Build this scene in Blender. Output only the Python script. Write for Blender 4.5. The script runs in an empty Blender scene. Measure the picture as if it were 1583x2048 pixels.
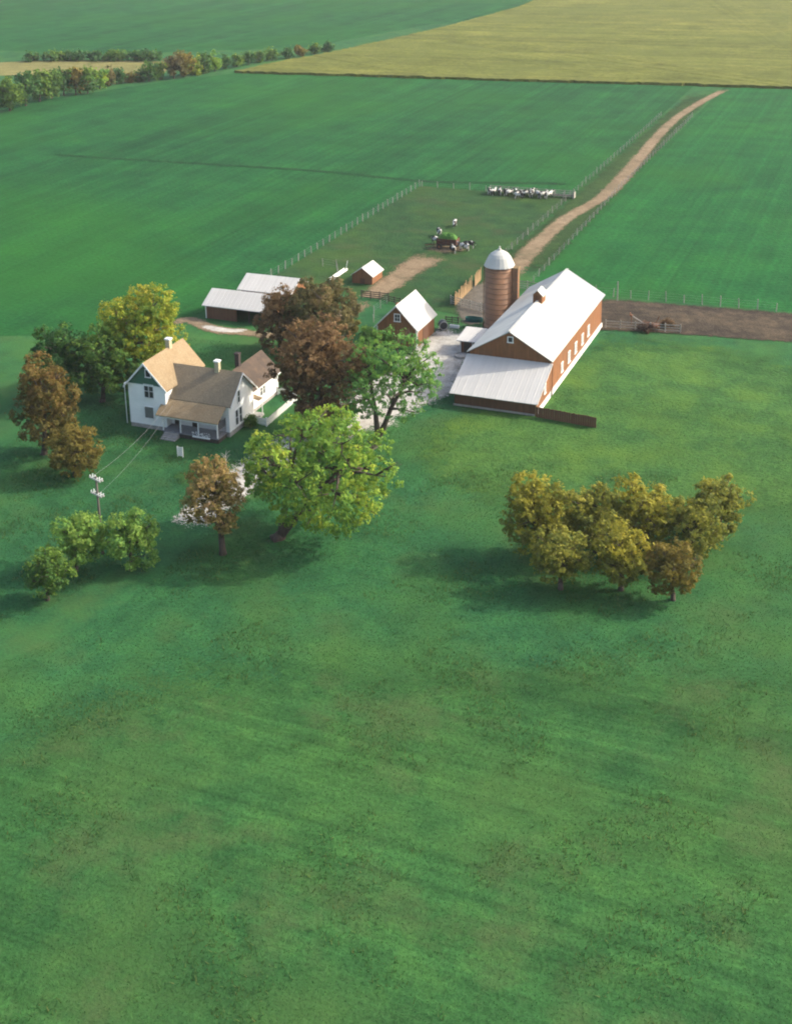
import bpy, math, random
import numpy as np
from mathutils import Vector, Matrix

sc = bpy.context.scene
col = sc.collection
RAD = math.radians

# ------------------------------------------------------------------ camera
cam_d = bpy.data.cameras.new('camera')
cam = bpy.data.objects.new('camera', cam_d)
col.objects.link(cam)
PITCH, ROLL, YAW = RAD(17.63), RAD(-1.39), RAD(-23.77)
fw = Vector((math.sin(YAW)*math.cos(PITCH), math.cos(YAW)*math.cos(PITCH), -math.sin(PITCH)))
rt = Vector((math.cos(YAW), -math.sin(YAW), 0)); up = rt.cross(fw)
R2 = math.cos(ROLL)*rt + math.sin(ROLL)*up
U2 = -math.sin(ROLL)*rt + math.cos(ROLL)*up
M = Matrix((R2, U2, -fw)).transposed().to_4x4()
M.translation = Vector((61.485, -138.814, 62.0))
cam.matrix_world = M
cam_d.sensor_width = 36.0
cam_d.lens = 36.0*2606.0/2048.0
cam_d.shift_x = (791.5-692.0)/2048.0
cam_d.shift_y = -(1024.0-591.0)/2048.0
cam_d.clip_end = 8000.0
cam_d.clip_start = 1.0
sc.camera = cam

# ------------------------------------------------------------------ sky, sun, exposure
SUN_AZ, SUN_EL = RAD(33.0), RAD(35.0)          # azimuth from +X towards +Y
w = bpy.data.worlds.new('World'); sc.world = w; w.use_nodes = True
nt = w.node_tree
sky = nt.nodes.new('ShaderNodeTexSky'); sky.sky_type = 'NISHITA'
sky.sun_disc = False; sky.dust_density = 4.0; sky.ozone_density = .6
sky.sun_elevation = SUN_EL; sky.sun_rotation = RAD(90.0)-SUN_AZ
nt.links.new(sky.outputs[0], nt.nodes['Background'].inputs[0])
nt.nodes['Background'].inputs[1].default_value = 0.15
sun_d = bpy.data.lights.new('sun', 'SUN'); sun_d.energy = 2.1; sun_d.angle = RAD(0.9)
sun_d.color = (1.0, 0.94, 0.82)
sun = bpy.data.objects.new('sun', sun_d); col.objects.link(sun)
sdir = Vector((math.cos(SUN_EL)*math.cos(SUN_AZ), math.cos(SUN_EL)*math.sin(SUN_AZ), math.sin(SUN_EL)))
sun.rotation_euler = sdir.to_track_quat('Z', 'Y').to_euler()
sun.location = (80, 60, 90)
sc.view_settings.view_transform = 'Standard'
sc.view_settings.look = 'None'
sc.view_settings.gamma = 1.0
sc.view_settings.exposure = 1.30
sc.cycles.max_bounces = 8; sc.cycles.diffuse_bounces = 5
HAZE = 0.00010
sc.cycles.filter_width = 2.0
sc.cycles.transparent_max_bounces = 12

# ------------------------------------------------------------------ materials
def srgb(r, g, b):
    f = lambda c: (c/12.92 if c <= .04045 else ((c+.055)/1.055)**2.4)
    return (f(r/255), f(g/255), f(b/255), 1.0)
def lin(r, g, b): return (r, g, b, 1.0)

class NT:
    def __init__(s, name, rough=.85):
        s.m = bpy.data.materials.new(name); s.m.use_nodes = True
        s.t = s.m.node_tree; s.b = s.t.nodes['Principled BSDF']
        s.b.inputs['Roughness'].default_value = rough
        s.b.inputs['Specular IOR Level'].default_value = .25
        s.out = s.t.nodes['Material Output']
    def n(s, ty, **kw):
        nd = s.t.nodes.new(ty)
        for k, v in kw.items(): setattr(nd, k, v)
        return nd
    def l(s, a, b): s.t.links.new(a, b)
    def coords(s, world=False, scale=(1, 1, 1), rot=0.0):
        if world: src = s.n('ShaderNodeNewGeometry').outputs['Position']
        else: src = s.n('ShaderNodeTexCoord').outputs['Object']
        mp = s.n('ShaderNodeMapping'); mp.inputs['Scale'].default_value = scale
        mp.inputs['Rotation'].default_value = (0, 0, rot)
        s.l(src, mp.inputs[0]); return mp.outputs[0]
    def noise(s, vec, scale, detail=4.0, rough=.55):
        nd = s.n('ShaderNodeTexNoise'); s.l(vec, nd.inputs['Vector'])
        nd.inputs['Scale'].default_value = scale; nd.inputs['Detail'].default_value = detail
        nd.inputs['Roughness'].default_value = rough
        return nd.outputs['Fac']
    def ramp(s, fac, stops):
        r = s.n('ShaderNodeValToRGB'); s.l(fac, r.inputs[0])
        e = r.color_ramp.elements
        while len(e) < len(stops): e.new(.5)
        for k, (p, c) in enumerate(stops): e[k].position = p; e[k].color = c
        return r.outputs[0]
    def mix(s, fac, a, b, blend='MIX'):
        m = s.n('ShaderNodeMix', data_type='RGBA', blend_type=blend)
        for k, v in ((0, fac), (6, a), (7, b)):
            if hasattr(v, 'links'): s.l(v, m.inputs[k])
            else: m.inputs[k].default_value = v
        return m.outputs[2]
    def math(s, op, a, b=0.0, clamp=False):
        m = s.n('ShaderNodeMath', operation=op, use_clamp=clamp)
        for k, v in ((0, a), (1, b)):
            if hasattr(v, 'links'): s.l(v, m.inputs[k])
            else: m.inputs[k].default_value = v
        return m.outputs[0]
    def bump(s, h, strength=.4, dist=.1):
        b = s.n('ShaderNodeBump'); s.l(h, b.inputs['Height'])
        b.inputs['Strength'].default_value = strength; b.inputs['Distance'].default_value = dist
        s.l(b.outputs[0], s.b.inputs['Normal'])
    def color(s, c):
        if hasattr(c, 'links'): s.l(c, s.b.inputs['Base Color'])
        else: s.b.inputs['Base Color'].default_value = c

def sc4(c, k): return (c[0]*k, c[1]*k, c[2]*k, 1.0)

def surface(name, c, var=.25, scale=1.5, stretch=(1, 1, 1), rough=.8, bump=.15, dirt=None, dirt_amt=.4, dist=.03, metal=0.0, rnd=.0):
    """painted or weathered surface: base colour with two scales of variation and optional dirt"""
    t = NT(name, rough)
    v = t.coords(False, stretch)
    n1 = t.noise(v, scale, 5); n2 = t.noise(t.coords(), scale*.22, 3)
    a = t.ramp(n1, [(.3, sc4(c, 1-var)), (.7, sc4(c, 1+var*.6))])
    if dirt:
        f = t.math('MULTIPLY', t.math('SUBTRACT', n2, .42, True), dirt_amt*5, True)
        a = t.mix(f, a, dirt)
    if rnd:
        oi = t.n('ShaderNodeObjectInfo')
        hs = t.n('ShaderNodeHueSaturation')
        t.l(t.math('ADD', t.math('MULTIPLY', oi.outputs['Random'], rnd), 1-rnd*.5), hs.inputs['Value'])
        t.l(a, hs.inputs['Color']); a = hs.outputs[0]
    t.color(a)
    t.b.inputs['Metallic'].default_value = metal
    if bump: t.bump(n1, bump, dist)
    return t.m

def siding(name, c, pitch, vertical=False, var=.2, dirt=None, groove=.5, rough=.75):
    """boarded wall: grooves every pitch metres, each board a slightly different tone"""
    t = NT(name, rough)
    v = t.coords()
    sx = t.n('ShaderNodeSeparateXYZ'); t.l(v, sx.inputs[0])
    if vertical: q = t.math('ADD', sx.outputs[0], sx.outputs[1])
    else: q = sx.outputs[2]
    u = t.math('DIVIDE', q, pitch)
    fr = t.math('FRACT', u); fl = t.math('FLOOR', u)
    wn = t.n('ShaderNodeTexWhiteNoise', noise_dimensions='1D'); t.l(fl, wn.inputs['W'])
    st = (1.2, 1.2, .12) if vertical else (.15, .15, 1.5)
    grain = t.noise(t.coords(False, st), 6, 6)
    big = t.noise(v, .35, 4)
    a = t.ramp(grain, [(.3, sc4(c, 1-var)), (.72, sc4(c, 1+var*.5))])
    a = t.mix(t.math('MULTIPLY', wn.outputs[0], var*1.6), a, sc4(c, .55))
    a = t.mix(t.math('MULTIPLY', t.math('SUBTRACT', big, .45, True), 2.2, True), a, dirt if dirt else sc4(c, .7))
    t.color(a)
    h = t.math('MINIMUM', t.math('MULTIPLY', fr, 8, True), t.math('MULTIPLY', t.math('SUBTRACT', 1, fr), 8, True))
    t.bump(h, groove, .03)
    return t.m

def grassy(name, cols, big=.03, mid=.35, fine=3.5, rows=None, bump=.6, feather=False, dry=None, tint=None):
    """ground cover: large drifts, clumps, fine grain; rows=(angle, pitch, amount) adds drill or mowing lines"""
    t = NT(name, .95); t.b.inputs['Specular IOR Level'].default_value = .05
    v = t.coords(True)
    nb = t.noise(v, big, 5, .6); nm = t.noise(v, mid, 5, .6); nf = t.noise(v, fine, 4, .65)
    a = t.ramp(nb, [(.34, cols[0]), (.5, cols[1]), (.66, cols[2])])
    b = t.ramp(nm, [(.3, sc4(cols[0], .62)), (.5, cols[1]), (.72, sc4(cols[2], 1.25))])
    a = t.mix(.5, a, b)
    f = t.ramp(nf, [(.28, lin(.55, .55, .55)), (.72, lin(1.35, 1.35, 1.35))])
    a = t.mix(.75, a, f, 'MULTIPLY')
    if rows:
        ang, pitch, amt = rows
        p1, p2 = (1.0/pitch, .006/pitch), (.13/pitch, .0016/pitch)
        if ang: p1, p2 = p1[::-1], p2[::-1]
        nr = t.noise(t.coords(True, (*p1, 1)), 1.0, 3, .6)
        nr2 = t.noise(t.coords(True, (*p2, 1)), 1.0, 4, .7)
        g = t.ramp(t.math('ADD', t.math('MULTIPLY', nr, .45), t.math('MULTIPLY', nr2, .55)),
                   [(.36, lin(1-amt, 1-amt*.9, 1-amt)), (.64, lin(1+amt, 1+amt, 1+amt*.6))])
        a = t.mix(1.0, a, g, 'MULTIPLY')
    if tint:
        tc, ts, tf = tint
        nt_ = t.noise(v, ts, 5, .6)
        a = t.mix(t.math('MULTIPLY', t.math('SUBTRACT', nt_, .47, True), tf, True), a, tc)
    if dry:
        nd = t.noise(v, .11, 5, .65)
        a = t.mix(t.math('MULTIPLY', t.math('SUBTRACT', nd, .52, True), 4.0, True), a, dry)
    t.color(a)
    t.bump(t.math('ADD', nf, t.math('MULTIPLY', nm, .8)), bump, .25)
    if feather:
        at = t.n('ShaderNodeAttribute', attribute_name='edge')
        ne = t.noise(v, .5, 6, .7); ng = t.noise(v, 5.0, 3, .7)
        k = t.math('ADD', t.math('MULTIPLY', at.outputs['Fac'], 1.25), t.math('MULTIPLY', t.math('SUBTRACT', ne, .5), 1.5))
        k = t.math('ADD', k, t.math('MULTIPLY', t.math('SUBTRACT', ng, .5), 2.2))
        k = t.math('GREATER_THAN', k, .62)
        tr = t.n('ShaderNodeBsdfTransparent'); mx = t.n('ShaderNodeMixShader')
        t.l(k, mx.inputs[0]); t.l(t.b.outputs[0], mx.inputs[1]); t.l(tr.outputs[0], mx.inputs[2])
        t.l(mx.outputs[0], t.out.inputs[0])
    return t.m

def leafy(name, stops):
    t = NT(name, .7); t.b.inputs['Specular IOR Level'].default_value = .15
    at = t.n('ShaderNodeAttribute', attribute_name='tone')
    c = t.ramp(at.outputs['Fac'], [(i/(len(stops)-1), s) for i, s in enumerate(stops)])
    t.color(c)
    tl = t.n('ShaderNodeBsdfTranslucent'); t.l(c, tl.inputs[0])
    mx = t.n('ShaderNodeMixShader'); mx.inputs[0].default_value = .48
    t.l(t.b.outputs[0], mx.inputs[1]); t.l(tl.outputs[0], mx.inputs[2]); t.l(mx.outputs[0], t.out.inputs[0])
    return t.m

MT = {}
MT['lawn'] = grassy('lawn_grass', [lin(.017, .070, .029), lin(.024, .093, .034), lin(.034, .112, .032)], .035, .3, 3.2, (0, 1.5, .12), .4, tint=(lin(.052, .122, .026), .05, 3.2), dry=lin(.05, .098, .03))
MT['field'] = grassy('green_field_crop', [lin(.009, .056, .020), lin(.012, .070, .022), lin(.016, .085, .019)], .010, .10, 1.4, (0, 1.2, .30), .5, tint=(lin(.019, .095, .012), .012, 2.8))
MT['field_b'] = grassy('bright_field_crop', [lin(.009, .066, .022), lin(.012, .082, .023), lin(.017, .098, .020)], .014, .10, 1.4, (0, 1.2, .26), .5, tint=(lin(.022, .095, .014), .02, 2.6))
MT['pasture'] = grassy('pasture_grass', [lin(.015, .046, .017), lin(.022, .062, .022), lin(.038, .082, .02)], .05, .28, 2.2, None, .8, tint=(lin(.045, .082, .018), .06, 3.0), dry=lin(.05, .06, .028))
MT['verge'] = grassy('rough_verge_grass', [lin(.022, .048, .017), lin(.03, .062, .02), lin(.04, .076, .021)], .06, .4, 2.6, None, .8, True)
MT['meadow'] = grassy('lush_meadow_grass', [lin(.026, .08, .024), lin(.042, .108, .028), lin(.062, .132, .028)], .06, .30, 2.2, None, .9, True, tint=(lin(.078, .145, .024), .09, 3.4))
MT['mown'] = grassy('mown_meadow_grass', [lin(.019, .068, .024), lin(.028, .088, .027), lin(.042, .106, .027)], .04, .35, 3.0, (1, .9, .34), .4, True, tint=(lin(.052, .105, .028), .06, 3.0), dry=lin(.06, .088, .032))
MT['furrow'] = grassy('dark_furrow', [lin(.009, .042, .016), lin(.011, .05, .017), lin(.014, .058, .017)], .1, .4, 2.6, None, .8, True)
MT['yellow'] = grassy('ripe_yellow_crop', [lin(.088, .10, .022), lin(.112, .120, .027), lin(.138, .138, .033)], .015, .07, .7, (1, 1.3, .30), .8, tint=(lin(.095, .11, .025), .02, 3.0))
MT['pale'] = grassy('pale_stubble', [lin(.13, .13, .045), lin(.16, .15, .055), lin(.19, .17, .065)], .03, .2, 1.6, (1, 2, .1), .5)
MT['dirt'] = grassy('bare_dirt', [lin(.15, .108, .066), lin(.205, .15, .092), lin(.26, .195, .125)], .08, .5, 4.0, None, .5, True, dry=lin(.10, .09, .05))
MT['gravel'] = grassy('pale_gravel', [lin(.30, .285, .25), lin(.40, .38, .335), lin(.50, .48, .42)], .1, .7, 6.0, None, .4, True, lin(.25, .22, .17))
MT['mud'] = grassy('dark_barnyard_soil', [lin(.036, .030, .025), lin(.055, .043, .034), lin(.10, .074, .05)], .12, .6, 3.0, (1, 1.3, .25), .8, True)
MT['lot'] = grassy('trodden_lot', [lin(.085, .078, .062), lin(.12, .105, .085), lin(.16, .14, .11)], .12, .6, 4.0, None, .6, True)

MT['barn_red'] = siding('barn_red_boards', lin(.255, .108, .044), .30, True, .30, lin(.15, .085, .048), .6)
MT['barn_dark'] = siding('weathered_brown_boards', lin(.15, .07, .04), .26, True, .25, lin(.1, .06, .04), .6)
MT['plank'] = siding('sunlit_bare_planks', lin(.27, .18, .09), .25, True, .25, None, .3)
MT['white_siding'] = siding('white_clapboard', lin(.88, .875, .84), .14, False, .04, lin(.68, .68, .66), .35, .6)
MT['green_shingle'] = siding('green_gable_shingles', lin(.05, .15, .095), .2, False, .15, None, .5)
MT['white_paint'] = surface('white_trim_paint', lin(.78, .78, .75), .06, 3, rough=.55, bump=.05, dirt=lin(.6, .6, .56))
MT['white_roof'] = surface('white_painted_metal_roof', lin(.47, .465, .42), .10, .8, (.25, 1.6, .25), .55, .05, lin(.33, .32, .29), .5)
MT['grey_roof'] = surface('bare_grey_metal_roof', lin(.30, .31, .32), .12, .8, (1, .3, .3), .5, .1, lin(.25, .25, .25), .4)
MT['galv'] = surface('galvanised_sheet', lin(.50, .485, .45), .09, 1.2, (1.5, .2, .2), .55, .08, lin(.44, .42, .38), .4, rnd=.07)
MT['tan_shingle'] = surface('tan_asphalt_shingles', lin(.27, .20, .115), .3, 5.0, (1, 1, 2.2), .9, .5, lin(.22, .15, .08), .5, .05)
MT['brown_shingle'] = surface('brown_asphalt_shingles', lin(.23, .18, .115), .3, 5.0, (1, 1, 2.2), .9, .5, lin(.17, .135, .09), .5, .05)
MT['dark_shingle'] = surface('dark_asphalt_shingles', lin(.07, .052, .04), .35, 5.0, (1, 1, 2.2), .9, .5, lin(.11, .075, .05), .5, .05)
MT['stone'] = surface('foundation_stone', lin(.34, .32, .29), .3, 3.0, rough=.9, bump=.5, dist=.06)
MT['whitewash'] = surface('whitewashed_foundation', lin(.70, .70, .66), .15, 2.5, rough=.9, bump=.5, dirt=lin(.45, .42, .36), dirt_amt=.35, dist=.06)
MT['glass'] = surface('dark_window_glass', lin(.035, .042, .045), .3, .8, rough=.12, bump=0)
MT['curtain'] = surface('curtained_window', lin(.16, .165, .155), .2, 3, (4, 4, .5), .5, .1)
MT['white_pane'] = surface('whitewashed_pane', lin(.36, .37, .37), .2, 3, rough=.3, bump=0)
MT['screen'] = surface('dark_porch_screen', lin(.07, .075, .085), .2, 1.0, rough=.7, bump=.05)
MT['brick'] = surface('pale_chimney_brick', lin(.42, .38, .24), .25, 6, rough=.9, bump=.3)
MT['dark_brick'] = surface('sooty_brick', lin(.05, .04, .037), .35, 6, rough=.9, bump=.3)
MT['concrete'] = surface('concrete', lin(.30, .29, .27), .2, 3, rough=.9, bump=.25)
MT['grey_paint'] = surface('grey_floor_paint', lin(.19, .19, .2), .15, 3, rough=.7, bump=.1)
MT['post'] = surface('weathered_fence_wood', lin(.30, .28, .24), .3, 6, (1, 1, .3), .9, .3, rnd=.3)
MT['dark_wood'] = surface('dark_weathered_wood', lin(.06, .052, .045), .35, 6, (1, 1, .3), .9, .3)
MT['pole_wood'] = surface('utility_pole_wood', lin(.11, .095, .08), .3, 6, (1, 1, .2), .9, .3)
MT['arm_wood'] = surface('bleached_crossarm_wood', lin(.45, .43, .4), .2, 6, rough=.8)
MT['steel'] = surface('dull_steel_wire', lin(.25, .25, .25), .1, 2, rough=.5, bump=0, metal=.6)
MT['rust'] = surface('rusty_iron', lin(.16, .07, .035), .4, 5, rough=.85, bump=.3)
MT['hoop_iron'] = surface('dull_iron_hoop', lin(.13, .075, .05), .2, 5, rough=.8, bump=.1)
MT['tank_dark'] = surface('dark_tank_paint', lin(.04, .045, .045), .25, 3, rough=.6)
MT['teal'] = surface('teal_tank_paint', lin(.012, .10, .085), .2, 3, rough=.5)
MT['rubber'] = surface('black_tyre_rubber', lin(.02, .02, .02), .2, 4, rough=.85)
MT['hay'] = surface('green_hay', lin(.06, .16, .025), .45, 5, rough=.95, bump=.8, dist=.15)
MT['wagon'] = siding('wagon_red_brown_boards', lin(.13, .05, .03), .22, False, .25, None, .5)
MT['ceramic'] = surface('white_insulator', lin(.7, .7, .68), .05, 3, rough=.2, bump=0)
MT['bark'] = surface('tree_bark', lin(.075, .058, .045), .4, 7, (1, 1, .25), .95, .7, dist=.05)
MT['pale_bark'] = surface('bleached_dead_wood', lin(.42, .40, .36), .25, 7, (1, 1, .25), .95, .4)

# silo: tile courses and iron hoops
def silo_mat():
    t = NT('silo_glazed_tile', .6)
    v = t.n('ShaderNodeTexCoord').outputs['Object']
    sx = t.n('ShaderNodeSeparateXYZ'); t.l(v, sx.inputs[0])
    an = t.math('ARCTAN2', sx.outputs[1], sx.outputs[0])
    cb = t.n('ShaderNodeCombineXYZ'); t.l(t.math('MULTIPLY', an, 2.05), cb.inputs[0]); t.l(sx.outputs[2], cb.inputs[1])
    br = t.n('ShaderNodeTexBrick'); t.l(cb.outputs[0], br.inputs['Vector'])
    br.inputs['Color1'].default_value = lin(.27, .13, .06); br.inputs['Color2'].default_value = lin(.22, .108, .052)
    br.inputs['Mortar'].default_value = lin(.16, .11, .08); br.inputs['Scale'].default_value = 1.0
    br.inputs['Brick Width'].default_value = .62; br.inputs['Row Height'].default_value = .31
    br.inputs['Mortar Size'].default_value = .018
    n = t.noise(v, .8, 5)
    t.color(t.mix(t.math('MULTIPLY', t.math('SUBTRACT', n, .42, True), 2.5, True), br.outputs[0], lin(.15, .085, .052)))
    t.bump(br.outputs['Fac'], -.3, .02)
    return t.m
MT['silo'] = silo_mat()

def cow_mat():
    t = NT('black_and_white_hide', .8)
    v = t.n('ShaderNodeTexCoord').outputs['Object']
    oi = t.n('ShaderNodeObjectInfo')
    ad = t.n('ShaderNodeVectorMath', operation='ADD'); t.l(v, ad.inputs[0])
    cb = t.n('ShaderNodeCombineXYZ'); t.l(t.math('MULTIPLY', oi.outputs['Random'], 37.0), cb.inputs[0]); t.l(cb.outputs[0], ad.inputs[1])
    n = t.noise(ad.outputs[0], 1.25, 2, .4)
    t.color(t.ramp(n, [(.46, lin(.5, .48, .44)), (.49, lin(.02, .018, .016))]))
    return t.m
MT['cow'] = cow_mat()

PAL = {
 'yellowgreen': [lin(.05, .085, .012), lin(.10, .145, .016), lin(.20, .21, .018), lin(.30, .25, .03)],
 'green':       [lin(.014, .045, .014), lin(.024, .068, .018), lin(.045, .105, .022), lin(.09, .16, .02)],
 'green2':      [lin(.024, .062, .016), lin(.045, .095, .018), lin(.085, .145, .02), lin(.135, .19, .02)],
 'green3':      [lin(.026, .07, .018), lin(.045, .105, .022), lin(.075, .145, .024), lin(.13, .19, .026)],
 'lime':        [lin(.034, .08, .016), lin(.065, .125, .018), lin(.125, .18, .02), lin(.21, .23, .022)],
 'lightgreen':  [lin(.05, .105, .022), lin(.085, .155, .026), lin(.125, .185, .03), lin(.175, .215, .036)],
 'orange':      [lin(.05, .048, .012), lin(.10, .085, .018), lin(.165, .115, .026), lin(.25, .15, .042)],
 'olive':       [lin(.06, .06, .014), lin(.11, .095, .018), lin(.17, .13, .022), lin(.22, .17, .035)],
 'gold':        [lin(.075, .08, .014), lin(.135, .135, .016), lin(.21, .19, .02), lin(.28, .24, .03)],
 'gold2':       [lin(.055, .07, .014), lin(.095, .105, .016), lin(.16, .155, .02), lin(.24, .215, .028)],
 'tan':         [lin(.05, .048, .014), lin(.10, .085, .02), lin(.19, .13, .04), lin(.27, .175, .075)],
 'brown':       [lin(.036, .023, .010), lin(.070, .043, .017), lin(.118, .072, .027), lin(.18, .112, .042)],
 'darkbrown':   [lin(.026, .019, .013), lin(.048, .031, .02), lin(.075, .046, .027), lin(.12, .073, .04)],
 'brownolive':  [lin(.035, .036, .014), lin(.06, .056, .018), lin(.095, .078, .025), lin(.14, .10, .038)],
 'rust':        [lin(.04, .032, .014), lin(.075, .05, .022), lin(.12, .072, .032), lin(.17, .095, .045)],
}
GAIN = dict(brown=1.85, darkbrown=1.85, brownolive=1.75, rust=1.5, green=1.5, green2=1.45, green3=2.05, lime=2.0, lightgreen=1.8, yellowgreen=1.6, orange=1.15, olive=1.25, gold=1.5, gold2=1.6, tan=1.95)
LEAF = {k: leafy('leaves_'+k, [(c[0]*GAIN[k]*(1.3-.1*i), c[1]*GAIN[k]*(1.3-.1*i), c[2]*GAIN[k]*(1.5-.1*i), 1) for i, c in enumerate(v)]) for k, v in PAL.items()}

# ------------------------------------------------------------------ mesh helpers
ORG = {}
class MB:
    def __init__(s): s.v = []; s.f = []
    def add(s, vs, fs):
        o = len(s.v); s.v += [tuple(p) for p in vs]; s.f += [tuple(i+o for i in f) for f in fs]; return s
    def box(s, x0, x1, y0, y1, z0, z1):
        return s.add([(x0,y0,z0),(x1,y0,z0),(x1,y1,z0),(x0,y1,z0),(x0,y0,z1),(x1,y0,z1),(x1,y1,z1),(x0,y1,z1)],
                     [(0,3,2,1),(4,5,6,7),(0,1,5,4),(1,2,6,5),(2,3,7,6),(3,0,4,7)])
    def bar(s, a, b, wx, wz, upv=(0, 0, 1)):
        a, b = Vector(a), Vector(b); d = (b-a).normalized(); u = Vector(upv)
        if abs(d.dot(u)) > .95: u = Vector((0, 1, 0))
        sd = d.cross(u).normalized(); u = sd.cross(d)
        vs = []
        for p in (a, b):
            for i, j in ((-1,-1),(1,-1),(1,1),(-1,1)): vs.append(p+sd*(i*wx/2)+u*(j*wz/2))
        return s.add(vs, [(0,3,2,1),(4,5,6,7),(0,1,5,4),(1,2,6,5),(2,3,7,6),(3,0,4,7)])
    def tube(s, pts, rs, n=8, cap=True):
        pts = [Vector(p) for p in pts]; o = len(s.v); ref = None
        for i, p in enumerate(pts):
            d = (pts[min(i+1, len(pts)-1)]-pts[max(i-1, 0)]).normalized()
            u = Vector((0, 0, 1)) if abs(d.z) < .9 else Vector((1, 0, 0))
            a = d.cross(u).normalized(); b = a.cross(d)
            r = rs[i] if hasattr(rs, '__len__') else rs
            for k in range(n):
                t = 2*math.pi*k/n; s.v.append(tuple(p+a*(r*math.cos(t))+b*(r*math.sin(t))))
        for i in range(len(pts)-1):
            for k in range(n):
                s.f.append((o+i*n+k, o+i*n+(k+1) % n, o+(i+1)*n+(k+1) % n, o+(i+1)*n+k))
        if cap:
            s.f.append(tuple(o+k for k in range(n))[::-1]); s.f.append(tuple(o+(len(pts)-1)*n+k for k in range(n)))
        return s
    def lathe(s, cx, cy, prof, n=28):
        o = len(s.v)
        for r, z in prof:
            for k in range(n):
                t = 2*math.pi*k/n; s.v.append((cx+r*math.cos(t), cy+r*math.sin(t), z))
        for i in range(len(prof)-1):
            for k in range(n):
                s.f.append((o+i*n+k, o+i*n+(k+1) % n, o+(i+1)*n+(k+1) % n, o+(i+1)*n+k))
        s.f.append(tuple(o+(len(prof)-1)*n+k for k in range(n))); s.f.append(tuple(o+k for k in range(n))[::-1])
        return s
    def prism(s, sec, y0, y1, axis='y'):
        """cross-section list of (u, z); extruded along axis y (u = x) or x (u = y)"""
        n = len(sec)
        mk = (lambda u, z, t: (u, t, z)) if axis == 'y' else (lambda u, z, t: (t, u, z))
        vs = [mk(u, z, y0) for u, z in sec]+[mk(u, z, y1) for u, z in sec]
        fs = [(i, (i+1) % n, n+(i+1) % n, n+i) for i in range(n)]
        fs += [tuple(range(n))[::-1], tuple(range(n, 2*n))]
        return s.add(vs, fs)
    def gable_roof(s, e0, e1, y0, y1, ze, zr, th=.14, axis='y', er=None):
        er = (e0+e1)/2 if er is None else er
        s.prism([(e0, ze), (er, zr), (er, zr-th), (e0, ze-th)], y0, y1, axis)
        s.prism([(er, zr), (e1, ze), (e1, ze-th), (er, zr-th)], y0, y1, axis)
        return s
    def build(s, name, mat, parent=None, smooth=False, org=None):
        me = bpy.data.meshes.new(name)
        o3 = org if org is not None else (ORG.get(parent.name) if parent else None)
        if o3 is None: vs = s.v
        else: vs = [(p[0]-o3[0], p[1]-o3[1], p[2]-o3[2]) for p in s.v]
        me.from_pydata(vs, [], s.f); me.validate()
        import bmesh
        bm = bmesh.new(); bm.from_mesh(me); bmesh.ops.recalc_face_normals(bm, faces=bm.faces); bm.to_mesh(me); bm.free()
        if smooth: me.polygons.foreach_set('use_smooth', [True]*len(me.polygons))
        me.materials.append(mat if not isinstance(mat, str) else MT[mat])
        o = bpy.data.objects.new(name, me); col.objects.link(o)
        if parent: o.parent = parent
        if o3 is not None:
            ORG[o.name] = o3
            if not parent: o.location = o3
        return o

def tag(o, label, cat, group=None):
    o['label'] = label; o['category'] = cat
    if group: o['group'] = group
    return o
def thing(name, loc, label, cat, group=None):
    o = bpy.data.objects.new(name, None); col.objects.link(o); o.location = loc
    o.empty_display_size = .5
    ORG[o.name] = tuple(loc)
    return tag(o, label, cat, group)
def structure(o, kind='structure'): o['kind'] = kind; return o
def share(src, parent, loc, rot=(0, 0, 0)):
    o = src.copy(); col.objects.link(o); o.parent = parent; o.location = loc; o.rotation_euler = rot
    return o

DRIVE = [(4.35, 32.23), (4.97, 24.66), (5.56, 15.18), (5.46, 4.67), (4.01, -2.65), (2.26, -8.83), (0.31, -14.17), (-0.93, -20.72), (-1.47, -25.67), (-1.8, -31.77), (-2.06, -37.53), (-1.99, -42.45), (-1.84, -47.03), (-2.09, -51.47), (-3.49, -56.11), (-5.59, -61.19), (-8.35, -66.28)]
SHED_TRACK = [(-36.59, 17.25), (-34.82, 20.8), (-30.96, 19.25), (-27.88, 18.2), (-25.14, 18.47), (-22.33, 18.54), (-19.54, 18.62), (-16.17, 20.73), (-14.17, 26.87), (-13.51, 32.82), (-13.27, 39.18)]
PASTURE_DIRT = [(-13.27, 39.18), (-13.18, 42.49), (-12.98, 48.22), (-12.76, 56.08), (-12.35, 62.23), (-10.92, 67.67)]
LANE_DIRT = [(4.21, 57.07), (3.41, 64.72), (3.05, 78.56), (3.08, 94.18), (4.48, 106.1), (5.82, 115.32), (6.17, 126.68), (5.72, 142.39), (5.1, 162.15), (4.3, 183.1), (4.23, 210.13), (6.04, 235.66), (8.34, 254.79), (10.07, 266.13)]
LOT = [(0.3, 40.23), (-0.42, 47.2), (0.2, 51.62), (2.02, 55.14), (6.58, 52.41), (9.71, 36.52), (7.08, 32.72), (4.55, 32.3)]
BARNYARD = [(16.78, 50.2), (20.79, 51.33), (29.33, 52.46), (56.36, 52.99), (57.6, 42.16), (37.45, 38.46), (31.75, 37.78), (23.82, 36.33), (21.05, 35.8)]
YELLOW = [(-153.56, 259.28), (-136.57, 259.81), (-104.38, 261.88), (-60.25, 263.9), (-12.4, 267.52), (44.38, 270.16), (97.66, 635.97), (-130.12, 684.43), (-123.17, 495.89), (-128.95, 407.77), (-136.51, 350.59), (-143.48, 307.86), (-149.64, 286.45)]
PALE = [(-264.2, 256.27), (-242.72, 229.52), (-212.05, 239.71), (-177.83, 253.26), (-190.37, 279.55), (-220.99, 278.05), (-246.41, 269.14)]
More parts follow.
